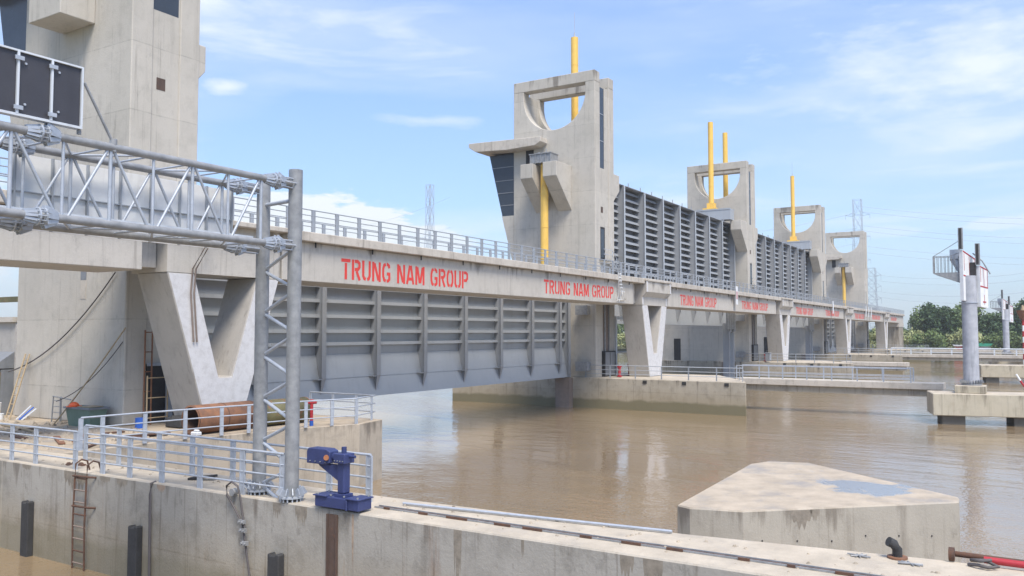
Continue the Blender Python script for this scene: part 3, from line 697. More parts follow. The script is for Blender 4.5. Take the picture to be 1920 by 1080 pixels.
SB = thing('sheet_sign', 'pale grey metal sheet sign mounted behind the gantry truss', 'sign panel', (11.2, 16.75, 6.1))
MB().box(8.62, 13.9, 16.78, 16.82, 6.02, 7.5).build('sheet', M['white'], SB)
m = MB()
for z in (6.75,): m.box(8.62, 13.9, 16.72, 16.778, z, z+.02)
for k in range(8): x = 8.65+k*.745; m.box(x, x+.03, 16.70, 16.779, 6.02, 7.5)
m.build('sheet_frame', M['rail'], SB)
BP = thing('black_sign', 'black panel sign with white frame standing on top of the gantry', 'sign panel', (8, 15.05, 7.75))
MB().box(6.2, 8.93, 15.04, 15.12, 7.84, 8.93).build('black_board', M['black'], BP)
m = MB().box(6.1, 8.97, 15.0, 15.16, 8.932, 8.965).box(6.1, 8.97, 15.0, 15.16, 7.79, 7.835).box(8.935, 8.97, 15.0, 15.16, 7.835, 8.932)
for x in (8.36, 7.76, 7.16, 6.56): m.box(x, x+.04, 14.995, 15.037, 7.83, 8.93)
m.build('white_frame', M['galvp'], BP)
m = MB()
for x in (8.36, 7.76, 7.16):
    for z in (7.9, 8.78): MB().box(x-.05, x+.105, 14.97, 14.994, z, z+.07).build('clip', M['galvl'], BP)
    for z in (8.02, 8.75): MB().tube([(x+.16, 15.04, z), (x+.16, 15.02, z)], .022, 8).build('stud', M['galvl'], BP)
MB().tube([(9.03, 15.08, 8.7), (9.66, 15.1, 7.66)], .026, 8).tube([(9.66, 15.1, 7.5), (9.66, 15.1, 7.75)], .07, 8).build('stay_bar', M['galv'], BP)
MB().tube([(8.95, 15.08, 7.7), (8.95, 15.08, 7.78)], .04, 6).tube([(7.2, 15.08, 7.6), (7.2, 15.08, 7.8)], .04, 6).build('bracket', M['galv'], BP)

# ------------------------------------------------------------------ blue winch machine on wall edge
BM = thing('lock_actuator', 'dark blue steel swivel machine standing on the lock wall edge', 'machine', (14.35, 13.4, 0))
BX, BY = 14.36, 13.38
MB().box(BX-.24, BX+.20, BY-.66, BY+.66, .05, .29).box(BX-.28, BX-.24, BY-.35, BY-.30, .04, .27).build('base_box', M['blue'], BM, bevel=.012)
MB().box(BX-.28, BX+.24, BY-.69, BY-.3, .29, .315).box(BX-.28, BX+.24, BY+.28, BY+.69, .29, .315).box(BX-.14, BX+.14, BY-.16, BY+.16, .29, .36).build('base_plate', M['blue'], BM, bevel=.006)
MB().prism([(BX-.11, BY-.11), (BX+.11, BY-.11), (BX+.11, BY+.11), (BX-.11, BY+.11)], 'Z', .36, 1.08).build('column', M['blue'], BM, bevel=.03)
MB().box(BX-.17, BX+.17, BY-.17, BY+.17, 1.04, 1.26).tube([(BX, BY, 1.26), (BX, BY, 1.40)], .06, 12).tube([(BX, BY-.17, 1.2), (BX, BY-.34, 1.2)], .035, 10).tube([(BX, BY+.17, 1.16), (BX, BY+.3, 1.16)], .09, 12).build('pivot_head', M['blue'], BM, bevel=.015)
MB().prism([(BY+.3, 1.02), (BY+.3, 1.28), (BY+.42, 1.33), (BY+.98, 1.33), (BY+1.03, 1.25), (BY+1.03, .98), (BY+.5, .98)], 'X', BX-.15, BX+.15).build('motor_housing', M['blue'], BM, bevel=.015)
MB().prism([(BY+.1, .62), (BY+.1, .98), (BY+.75, .98), (BY+.7, .93)], 'X', BX-.06, BX+.06).build('bracket', M['blue'], BM)
MB().tube([(BX-.152, BY+.40, 1.15), (BX-.2, BY+.36, 1.15)], .06, 14).build('end_cap', M['copper'], BM)

# ------------------------------------------------------------------ lock wall fittings
def fender(y, zt, label):
    m = MB().prism([(y-.19, -5), (y+.19, -5), (y+.19, zt), (y+.12, zt+.03), (y+.1, zt-.03), (y-.06, zt-.02), (y-.08, zt+.03), (y-.19, zt+.01)], 'X', 14.2-.2, 14.196)
    tag(m.build('rubber_fender', M['rubber'], bevel=.02), label, 'fender', 'black rubber fenders on the lock wall')
fender(25.9, -1.1, 'leftmost black rubber fender, upright on the lock wall near the waterline')
fender(20.62, -1.2, 'middle black rubber fender, on the lock wall right of the ladder')
fender(15.25, -1.2, 'rightmost black rubber fender, low on the lock wall at the picture bottom')
LD = thing('wall_ladder', 'rusty iron ladder fixed down the lock wall to the water', 'ladder', (14.1, 23, -3))
for y in (23.42, 22.85): MB().tube([(14.5, y, .02), (14.42, y, .28), (14.25, y, .34), (14.08, y, .24), (14.06, y, -.2), (14.05, y+.03, -1.4), (14.06, y, -3.2)], .026, 8).build('stringer', M['rustd'], LD)
for k in range(9): z = -.15-k*.34; MB().tube([(14.06, 23.42, z), (14.06, 22.85, z)], .022, 6).build('rung', M['brown2'] if k % 3 else M['rustd'], LD)
m = MB()
for z in (-.1, -.95): m.tube([(14.2, 22.6, z), (14.05, 22.72, z+.02), (14.05, 23.5, z)], .03, 6)
m.build('wall_bracket', M['rustd'], LD)
tag(MB().tube([(14.3, 20.07, .01), (14.16, 20.07, -.02), (14.13, 20.06, -.3), (14.13, 20.03, -2), (14.14, 20.03, -3.2)], .035, 8).build('drain_hose', M['cable']), 'dark hose hanging straight down the lock wall beside the middle fender', 'hose')
LP = thing('cable_loop', 'grey steel cable loop with clamps hanging over the lock wall', 'cable', (14.1, 16.6, 0))
pts = [(14.11, 16.05, -3.0), (14.1, 16.12, -1.9), (14.1, 16.35, -.9), (14.1, 16.42, -.62), (14.1, 16.75, -.25), (14.09, 16.98, .0), (14.09, 17.0, .22), (14.09, 16.82, .34), (14.09, 16.6, .25), (14.09, 16.5, 0), (14.1, 16.42, -.4), (14.1, 16.34, -.7)]
MB().tube(pts, .026, 8).build('cable', M['cable'], LP)
m = MB()
for y, z in ((16.40, -.58), (16.36, -.78), (16.3, -1.08)): m.box(14.03, 14.12, y-.09, y+.09, z-.045, z+.045).tube([(13.99, y-.05, z), (14.05, y-.05, z)], .03, 6).tube([(13.99, y+.05, z), (14.05, y+.05, z)], .03, 6)
m.build('clamp', M['galv'], LP)
MB().tube([(14.2, 16.78, .09), (14.06, 16.78, .09)], .09, 14).build('hook_pin', M['galv'], LP)
tag(MB().tube([(15.4, 12.5, .05), (16.05, 6.2, .05)], .03, 8).build('conduit_pipe', M['galvl']), 'long thin pale steel pipe lying along the back of the lock wall', 'pipe')
EP = thing('elbow_pipe', 'short black bent pipe stub rising from the wall top, lower right', 'pipe', (16.45, 2.15, 0))
MB().tube([(16.45, 2.15, 0), (16.45, 2.15, .16), (16.42, 2.2, .25), (16.36, 2.28, .30)], .085, 12).build('elbow', M['rubber'], EP); MB().ring((16.45, 2.15, .02), (0, 0, 1), .05, .17, .03).build('flange', M['rust'], EP)
RP = thing('red_pipe', 'red painted steel pipe entering the frame at the lower right corner', 'pipe', (16.7, .8, 0))
MB().tube([(16.72, .82, .1), (16.62, -2.5, .1)], .06, 12).build('pipe_body', M['redp'], RP)
MB().tube([(16.9, 1.3, .1), (16.85, .2, .1)], .05, 12).build('brown_pipe', M['rustd'], RP)
MB().tube([(16.75, 1.36, .12), (16.75, 1.27, .12)], .12, 14).build('flange', M['rustd'], RP)
tag(MB().tube([(16.55, 1.05, .03), (16.45, .9, .06), (16.4, .75, .05), (16.5, .6, .06), (16.6, .8, .12), (16.5, 1.0, .12), (16.42, .85, .14), (16.5, .7, .16)], .028, 8).build('rope_coil', M['cable']), 'small grey rope coil beside the red pipe end', 'rope')
m = MB()
for (x, y) in ((16.2, 2.75), (16.1, 1.9)):
    for k in range(5): a = random.uniform(0, 6); m.tube([(x+.1*math.cos(a), y+.2*math.sin(a), .02), (x-.12*math.cos(a), y-.2*math.sin(a), .03)], .014, 5)
tag(m.build('scrap_wire', M['galv']), 'twisted grey scrap wire on the wall top near the bent pipe stub', 'scrap')
def stain_patch(x, y, w, h, mat, zt=-.03, teeth=5):
    # ragged damp patch running down from the wall edge, a skin of grime on the concrete
    pts = [(y-w/2, zt), (y+w/2, zt)]; n = teeth*2
    for k in range(n+1):
        f = 1-k/n; pts.append((y-w/2+w*f*.96+.02*w, zt-h*(.35+.65*math.sin(math.pi*min(1, max(0, f*.8+.1))))*(random.uniform(.75, 1.0) if k % 2 else random.uniform(.35, .6))))
    return MB().prism(pts, 'X', x-.0025, x-.0005).build('damp_stain', M[mat], LW)
for (y, w, h, mt) in ((23.6, 1.2, .62, 'stain'), (22.2, .5, .25, 'stain'), (21.4, .5, .3, 'stain'), (19.7, .35, .22, 'stainr'), (15.35, .28, .5, 'stain'), (14.55, .4, .55, 'stain'), (12.95, .06, 1.5, 'stainr'), (10.1, .2, 1.5, 'stain'), (8.55, .07, .4, 'stain'), (6.35, .28, .55, 'stain'), (5.85, .38, .62, 'stain'), (3.6, .3, .4, 'stain'), (26.2, .5, .2, 'stain')): stain_patch(14.2, y, w, h, mt, teeth=4 if w < .3 else 7)
def dol_stain(f0, w, h):
    a_, b_ = Vector((23.2, 6.9)), Vector((27.75, 1.95)); d = (b_-a_).normalized(); nn = Vector((-d.y, d.x)); nn = nn if nn.x < 0 else -nn
    c0 = a_+d*f0; pts = [(-w/2, 0), (w/2, 0)]
    for k in range(9): f = 1-k/8; pts.append((-w/2+w*f, -h*math.sin(math.pi*(f*.85+.08))*(1 if k % 2 else .6)-.04))
    vs = []
    for off in (.0006, .003):
        for u, z in pts: q = c0+d*u+nn*off; vs.append((q.x, q.y, -.94+z))
    n = len(pts); MB().add(vs, [tuple(range(n)), tuple(range(2*n-1, n-1, -1))]).build('damp_stain', M['stain'], DL)

# ------------------------------------------------------------------ things on the platform
def pipe_big(label, a, b, r, mat, mat2):
    t = thing('steel_pipe', label, 'pipe', (a[0], a[1], 0), 'large steel pipes lying on the platform')
    a, b = Vector(a), Vector(b); d = (b-a).normalized(); n = 28
    up = Vector((0, 0, 1)); s_ = d.cross(up).normalized(); vs = []; fs = []
    for rr in (r, r*.9):
        for p in (a, b):
            for k in range(n): vs.append(p+(s_*math.cos(2*math.pi*k/n)+up*math.sin(2*math.pi*k/n))*rr)
    for k in range(n):
        j = (k+1) % n; fs += [(k, j, n+j, n+k), (2*n+k, 3*n+k, 3*n+j, 2*n+j), (k, 2*n+k, 2*n+j, j), (n+k, n+j, 3*n+j, 3*n+k)]
    nf = [f for i_, f in enumerate(fs) if i_ % 4 != 1]; lining = [f for i_, f in enumerate(fs) if i_ % 4 == 1]
    MB().add(vs, nf, True).build('shell', M[mat], t); MB().add(vs, lining, True).build('lining', M['rustd'], t)
    for f_ in (.008, .5, .992): MB().ring(a+(b-a)*f_, d, r*.89, r*1.012, .045, 28).build('weld_band', M[mat2], t)
pipe_big('large rust orange steel pipe lying left of the gantry posts', (21.45, 28.05, .575), (24.3, 28.0, .575), .57, 'rust', 'rustd')
pipe_big('large olive and rust steel pipe lying right behind the gantry posts', (24.6, 28.0, .56), (27.3, 27.85, .56), .55, 'olive', 'rust')
HY = thing('hydrant', 'red hydrant standpipe with blue foot at the platform corner', 'hydrant', (26.2, 26.1, 0))
MB().tube([(26.3, 26.4, .2), (26.3, 26.4, 1.0)], .07, 12).tube([(26.12, 26.5, 1.0), (26.48, 26.3, 1.0)], .08, 12).tube([(26.3, 26.4, 1.05), (26.3, 26.4, 1.12)], .09, 12).build('body', M['redp'], HY)
MB().tube([(26.3, 26.4, 0), (26.3, 26.4, .22)], .085, 12).build('foot', M['bluep'], HY)
for x, y, l in ((TX[1]+1.3, 31.4, 'red hydrant in front of the nearest full tower door'), (TX[1]+4.6, 31.9, 'red hydrant right of the nearest full tower, in the daylight gap'), (TX[2]+1.1, 31.2, 'red hydrant at the foot of the second tower')):
    t = thing('hydrant', l, 'hydrant', (x, y, 0), 'red hydrants on the river piers')
    MB().tube([(x, y, 0), (x, y, 1.05)], .13, 10).tube([(x-.25, y, .95), (x+.25, y, .95)], .12, 10).ring((x, y, .1), (0, 0, 1), .1, .25, .08).build('body', M['redp'], t)
# tub with orange helmet
TB = thing('plastic_tub', 'green rectangular tub standing by the left tower wall', 'tub', (20.4, 36.4, 0))
tb = MB(); X0, X1_, YA, YB = 20.8, 21.6, 33.7, 35.5
vs = [(X0+.1, YA+.12, 0), (X1_-.1, YA+.12, 0), (X1_-.1, YB-.12, 0), (X0+.1, YB-.12, 0), (X0, YA, .8), (X1_, YA, .8), (X1_, YB, .8), (X0, YB, .8), (X0+.06, YA+.06, .8), (X1_-.06, YA+.06, .8), (X1_-.06, YB-.06, .8), (X0+.06, YB-.06, .8), (X0+.14, YA+.16, .1), (X1_-.14, YA+.16, .1), (X1_-.14, YB-.16, .1), (X0+.14, YB-.16, .1)]
tb.add(vs, [(3,2,1,0),(0,1,5,4),(1,2,6,5),(2,3,7,6),(3,0,4,7),(4,5,9,8),(5,6,10,9),(6,7,11,10),(7,4,8,11),(8,9,13,12),(9,10,14,13),(10,11,15,14),(11,8,12,15),(12,13,14,15)]).build('body', M['tub'], TB)
MB().box(X0-.06, X1_+.06, YA-.06, YA, .74, .82).box(X0-.06, X1_+.06, YB, YB+.06, .74, .82).box(X0-.06, X0, YA, YB, .74, .82).box(X1_, X1_+.06, YA, YB, .74, .82).build('rim', M['gatedark'], TB)
tag(MB().box(X0+.05, X1_-.05, YA+.2, YA+1.0, .823, .85).build('plank', M['bamboo']), 'short wooden board lying across the green tub', 'plank')
hm = MB(); n = 14
rings = [[(20.95+.2*math.cos(2*math.pi*k/n)*math.cos(e), 35.1+.28*math.sin(2*math.pi*k/n)*math.cos(e), .82+.2*math.sin(e)) for k in range(n)] for e in [0, .35, .7, 1.05, 1.4]]
vs = [p for r_ in rings for p in r_]; fs = [(i*n+k, i*n+(k+1) % n, (i+1)*n+(k+1) % n, (i+1)*n+k) for i in range(4) for k in range(n)]+[tuple(range(4*n, 5*n)), tuple(range(n-1, -1, -1))]
hm.add(vs, fs, True).ring((20.95, 35.1, .83), (0, 0, 1), .15, .31, .03)
tag(hm.build('life_vest', M['orange']), 'bright orange bundle resting on the green tub', 'bundle')
def frame_ladder(name, label, legs, rungs, r, mat, cat='ladder', rr=None):
    t = thing(name, label, cat, legs[0][0])
    for a, b in legs: MB().tube([a, b], r, 8).build('stringer', M[mat], t)
    (a0, b0), (a1, b1) = legs[:2]
    for k in range(rungs):
        f = (k+.7)/(rungs+.4); p = Vector(a0).lerp(Vector(b0), f); q = Vector(a1).lerp(Vector(b1), f)
        MB().tube([p, q], rr or r*.7, 6).build('rung', M[mat], t)
    return t
frame_ladder('bamboo_ladder', 'long bamboo ladder leaning on the far left tower wall', [((20.8, 40.3, 0), (21.8, 40.62, 2.98)), ((20.8, 39.95, 0), (21.8, 40.27, 2.98))], 7, .035, 'bamboo')
fl = frame_ladder('step_frame', 'small grey step frame standing left of the green tub', [((21.3, 37.4, 0), (21.3, 37.3, 1.15)), ((21.3, 36.75, 0), (21.3, 36.75, 1.15))], 4, .03, 'galv', 'step frame')
MB().tube([(21.3, 37.35, 1.15), (21.3, 35.95, 1.05)], .03, 6).tube([(21.7, 37.35, 1.1), (21.7, 37.35, 0)], .025, 6).build('top_bar', M['galv'], fl)
# scaffolds by the doorway
def scaffold(label, x, y, x1, h, mat):
    t = thing('scaffold_frame', label, 'scaffold', (x, y, 0), 'scaffold frames by the tower door')
    for q in (x, x1): MB().tube([(q, y, 0), (q, y, h)], .035, 8).build('standard', M[mat], t)
    z = h-.1
    while z > .3: MB().tube([(x, y, z), (x1, y, z)], .025, 6).build('ledger', M[mat], t); z -= .85
scaffold('pale yellow scaffold frame standing before the dark tower doorway', 22.35, 32.1, 23.35, 2.15, 'bamboo')
scaffold('tall thin rusty scaffold frame rising behind the yellow one', 22.55, 32.6, 22.9, 4.1, 'rust')
DR = thing('doorway', 'dark open doorway in the left tower side wall', 'doorway', (24.2, 33, 0))
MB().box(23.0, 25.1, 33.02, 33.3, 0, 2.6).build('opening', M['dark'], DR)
MB().box(23.9, 24.25, 32.96, 33.015, 0, 2.5).box(22.95, 25.1, 32.96, 33.015, 2.52, 2.66).build('frame', M['rail'], DR)
tag(MB().tube([(21.95, 31.9, 0), (21.95, 31.9, .42)], .22, 12).build('bucket', M['bluep']), 'blue plastic bucket by the tower doorway', 'bucket')
tag(MB().box(22.6, 23.6, 30.2, 31.2, .02, .42).tube([(22.7, 30.9, .42), (23.5, 30.4, .42)], .1, 8).build('machine_block', M['rubber'], bevel=.08), 'dark heap of equipment beside the blue bucket', 'equipment')
# far left building and objects
BL = thing('control_building', 'low pale plastered building behind the left tower', 'building', (22, 46, 0))
MB().box(22.2, 30, 42.3, 70, 0, 4.5).build('wall', M['vpier'], BL); MB().box(22.0, 30.2, 42.25, 70, 4.503, 4.75).build('roof_slab', M['slab'], BL)
d = MB().box(21.6, 22.19, 42.35, 44.4, 0, 2.2).build('door', M['gatedark'], BL); MB().box(21.5, 21.598, 42.4, 43.2, .05, 2.1).build('leaf', M['olive'], d)
MB().prism([(22.19, 3.05), (21.2, 2.35), (21.2, 2.25), (22.19, 2.25)], 'Y', 42.35, 44.4).build('awning', M['gatedark'], BL)
tag(MB().box(24, 24.3, 44, 75, 5.62, 5.9).build('pipe_beam', M['olive']), 'dark horizontal pipe beam left of the big tower', 'beam')
def bucket(x, y, h, r, mat, label):
    tag(MB().tube([(x, y, 0), (x, y, h)], r*.85, 14, r2=r).ring((x, y, h), (0, 0, 1), r*.85, r*1.06, .03).build('bucket', M[mat]), label, 'bucket', 'buckets by the left building')
bucket(20.9, 41.3, .7, .2, 'white', 'white bucket at the far left edge by the building')
bucket(20.7, 40.95, .34, .17, 'yelp', 'yellow bucket beside the white bucket')
bucket(20.7, 40.5, .25, .13, 'white', 'small white paint pail at the bamboo ladder foot')
ST = thing('board_stack', 'white and blue boards leaning on the left tower base', 'boards', (21, 40, 0))
for k in range(3): MB().obox((21.0, 39.75-.22*k, 0), (21.6, 39.65-.22*k, .6-.06*k), .12, .03).build('board', M['bluep' if k == 1 else 'galvp'], ST)
# cables on tower
def cable(pts, r, label, mat='cable'): tag(MB().tube(pts, r, 6).build('hanging_cable', M[mat]), label, 'cable', 'cables hanging by the left tower')
def sag(a, b, s_, n=12):
    a, b = Vector(a), Vector(b); return [a.lerp(b, k/n)+Vector((0, 0, -s_*4*(k/n)*(1-k/n))) for k in range(n+1)]
cable(sag((21.75, 42.0, 2.1), (21.8, 33.7, 6.6), .75), .03, 'dark cable sagging across the left tower face')
cable(sag((20.5, 35.9, .0), (21.85, 32.95, 4.2), .1), .03, 'straight pale rope from the tub up to the tower corner', 'bamboo')
cable(sag((20.8, 36.2, 1.0), (21.9, 33.2, 3.6), .4), .018, 'thin slack cord below the pale rope')
SP = thing('down_pipe', 'thin brown stained pipe pair running down the left V-shaped pier', 'pipe', (22.4, 29.1, 4))
for dx in (0, .16): MB().tube([(22.75+dx, 28.85, 8.2), (22.6+dx, 28.83, 7.5), (22.3+dx, 29.2, 6.6), (22.25+dx, 29.22, 5.6), (22.45+dx, 29.24, 3.6)], .035, 6).build('pipe_run', M['brown2'], SP)
MB()
# loose rubble on the platform and wall top
rub = MB()
def rock(m, x, y, z, r):
    n = 6; ph = random.random()*6
    vs = [(x+r*random.uniform(.7, 1.2)*math.cos(ph+k*math.pi/3), y+r*random.uniform(.7, 1.2)*math.sin(ph+k*math.pi/3), z) for k in range(n)]+[(x+r*.5*random.uniform(.6, 1.1)*math.cos(ph+k*math.pi/3), y+r*.5*math.sin(ph+k*math.pi/3), z+r*random.uniform(.4, .8)) for k in range(n)]
    m.add(vs, [tuple(range(n, 2*n))]+[(k, (k+1) % n, n+(k+1) % n, n+k) for k in range(n)])
for k in range(520): rock(rub, random.uniform(16.2, 21.6), random.uniform(28.0, 41), -.003, random.choice((.03, .05, .05, .09, .14)))
for k in range(160): rock(rub, random.uniform(14.5, 15.95), random.uniform(1, 27), 0, random.choice((.02, .03, .05)))
o = rub.build('rubble', M['floor']); o['kind'] = 'stuff'
bolts = MB()
for (bx_, by_) in ((-.2, -.6), (-.2, .6), (.16, -.6), (.16, .6), (-.2, -.2), (-.2, .2)): bolts.tube([(BX+bx_, BY+by_, .315), (BX+bx_, BY+by_, .345)], .025, 6)
for k in range(4): bolts.tube([(BX-.18, BY+.42+k*.16, 1.04), (BX-.152, BY+.42+k*.16, 1.04)], .012, 6)
for k in range(4): bolts.tube([(BX-.19, BY-.12+.08*k, 1.1), (BX-.17, BY-.12+.08*k, 1.1)], .012, 6)
bolts.build('bolt_set', M['galv'], BM)
tag(MB().tube([(14.75, 13.9, .02), (14.95, 14.3, .02), (15.2, 14.1, .02), (15.1, 13.6, .02), (14.6, 13.5, .03), (14.5, 13.35, .2), (14.42, 13.3, .5)], .014, 6).build('power_cable', M['cable']), 'thin dark power cable looping behind the blue machine', 'cable')
def debris(label, cat, pts, mat, w=.12, h=.05):
    m = MB()
    for a, b in pts: m.obox(a, b, w, h)
    if len(pts) > 2:
        for k_, (a, b) in enumerate(pts): tag(MB().obox(a, b, w, h).build('steel_offcut', M[mat]), label, cat, 'steel offcuts on the platform')
        return
    tag(m.build(cat.replace(' ', '_'), M[mat]), label, cat, 'debris on the platform')
debris('rusty brown boards lying on the platform behind the slanted railing', 'scrap boards', [((19.2, 28.6, .04), (20.9, 29.3, .06)), ((19.4, 29.2, .1), (21.0, 28.7, .1))], 'rustd', .3)
debris('reddish scrap planks on the platform left of the slanted railing', 'scrap planks', [((17.2, 29.5, .04), (18.2, 31.6, .05)), ((17.5, 29.2, .1), (18.9, 31.0, .1))], 'rust', .22)
debris('long thin pale battens near the tub', 'wood battens', [((18.6, 33.5, .04), (19.5, 38.4, .05)), ((18.2, 34.5, .04), (18.6, 39.4, .05))], 'bamboo', .16)
debris('scattered dark steel offcuts on the platform between tub and slanted railing', 'steel offcuts', [((18.0, 30.0, .03), (18.7, 30.4, .03)), ((17.4, 32.2, .03), (17.5, 33.4, .04)), ((19.8, 31.2, .03), (20.6, 31.0, .04)), ((18.8, 35.4, .03), (19.4, 35.1, .03))], 'rustd', .22)
debris('flat dark rust sheet on the platform near the first railing post', 'rust sheet', [((17.0, 28.0, .03), (17.7, 28.6, .03))], 'rustd', .5)
hp = MB()
for k in range(9): rock(hp, 14.75+random.uniform(-.2, .2), 24.6+random.uniform(-.35, .35), 0, random.uniform(.06, .13))
tag(hp.build('brick_heap', M['rustd']), 'small rust red heap on the wall edge left of the ladder', 'heap')
tag(MB().obox((15.0, 19.6, .03), (15.3, 18.9, .12), .2, .06).build('scrap_plate', M['dark']), 'dark scrap plate on the wall top between the two front railings', 'scrap')
tag(MB().tube([(17.9, 36.9, .02), (17.9, 36.9, .14)], .38, 12).build('lime_lid', M['lime']), 'lime yellow lid lying on the platform at far left', 'lid')
tag(MB().box(21.3, 21.55, 27.45, 27.85, 0, .16).box(21.35, 21.5, 27.5, 27.75, .16, .24).build('paint_sack', M['white'], bevel=.05), 'white sack at the open end of the rust orange pipe', 'sack')

# ------------------------------------------------------------------ dolphin, walkways, navigation pylons
DL = thing('mooring_dolphin', 'wide triangular concrete dolphin standing in the water, lower right', 'dolphin', (27, 5.5, -3))
MB().prism([(22.85, 8.3), (23.05, 8.75), (31.6, 9.1), (32.6, 8.7), (33.0, 7.3), (28.5, 2.0), (27.75, 1.95), (23.2, 6.9)], 'Z', -8, -.9).build('body', M['dolphin'], DL, bevel=.04)
for q in ((1.75, .65, .55), (2.15, .3, .3)): dol_stain(*q)
for k in range(6):
    f_ = .55+k*1.05; q = Vector((23.2, 6.9)).lerp(Vector((27.75, 1.95)), f_/6.72); MB().box(q.x-.022, q.x+.01, q.y-.022, q.y+.01, -1.75-.05*(k % 3), -1.715-.05*(k % 3)).build('tie_hole', M['dark'], DL)
def walkway(i, y_end, label):
    x = TX[i]+5.6; t = thing('walkway', label, 'walkway', (x, y_end, 0), 'concrete walkways from the piers to the pylons')
    MB().box(x, x+2.0, y_end, 22.3, -.5, .02).build('slab', M['slab'], t, bevel=.03); MB().box(x+.25, x+1.75, y_end+.3, 22.3, -1.05, -.503).build('girder', M['pier'], t)
    return x
x = walkway(1, 6.0, 'nearest walkway slab reaching from the nearest river pier toward the round pylon')
railing('near side railing on the nearest walkway over the water', [(x+.08, 8.3), (x+.08, 22.2)], 1.98, pw=.09, pt=.07, rails=(.25, .5), mat='galvl', group='walkway railings', name='walkway_railing')
railing('far side railing on the nearest walkway over the water', [(x+1.9, 8.3), (x+1.9, 22.2)], 2.3, pw=.09, pt=.07, rails=(.25, .5), mat='galvl', group='walkway railings', name='walkway_railing')
x = walkway(3, -14, 'far walkway slab crossing to the right from the third river pier')
railing('pale railing on the far walkway from the third river pier', [(x+.08, -14), (x+.08, 22.2)], 3.2, pw=.22, pt=.1, rails=(.4,), mat='galvp', rr=.06, top=.1, group='walkway railings', name='walkway_railing')
x = walkway(2, 14, 'short walkway stub beyond the nearest walkway')
x = walkway(4, -14, 'most distant walkway slab under the far end of the bridge')
def capblock(x, y, label, w=2.0, L=11.5, zt=-.45, ang=-3, n=3, h=1.6):
    t = thing('pile_cap', label, 'pile cap', (x, y, zt), 'concrete pile caps in the river')
    t.rotation_euler = (0, 0, R(ang))
    MB().box(0, w, -L, 0, -h, 0).build('cap_body', M['cap'], t, at=(0, 0, 0), bevel=.05)
    for k in range(n):
        yy = -1.4-k*(L-2.8)/(max(1, n-1)); MB().box(.35, w-.35, yy-.75, yy+.75, -7, -h-.003).build('pile', M['pile'], t, at=(0, 0, 0))
    return t
capblock(68.6, 6.35, 'nearest concrete pile cap under the large round pylon', 3.4, 12, ang=12)
t = thing('pylon_plinth', 'low square concrete plinth under the large round pylon', 'plinth', (70.9, 4.1, -.45)); MB().box(69.8, 71.9, 3.0, 5.0, -.447, .1).build('block', M['cap'], t, bevel=.03)
capblock(128, 6.0, 'second concrete pile cap, right of the large pylon, bearing a beacon post', 4, 14, zt=-.35, ang=10)
capblock(176, 6.5, 'third small concrete pile cap, under the distant round pylon', 5, 16, zt=-.3, ang=8)
t = thing('plinth', 'small concrete plinth cluster at the foot of the distant pylon', 'plinth', (176, 3, 0)); [MB().box(*q).build('block', M['cap'], t) for q in ((174, 176, 4.9, 6.1, -.6, .75), (174.5, 176.5, 1.0, 3.0, -.6, .5), (173, 174, -3, -.5, -.6, .9))]
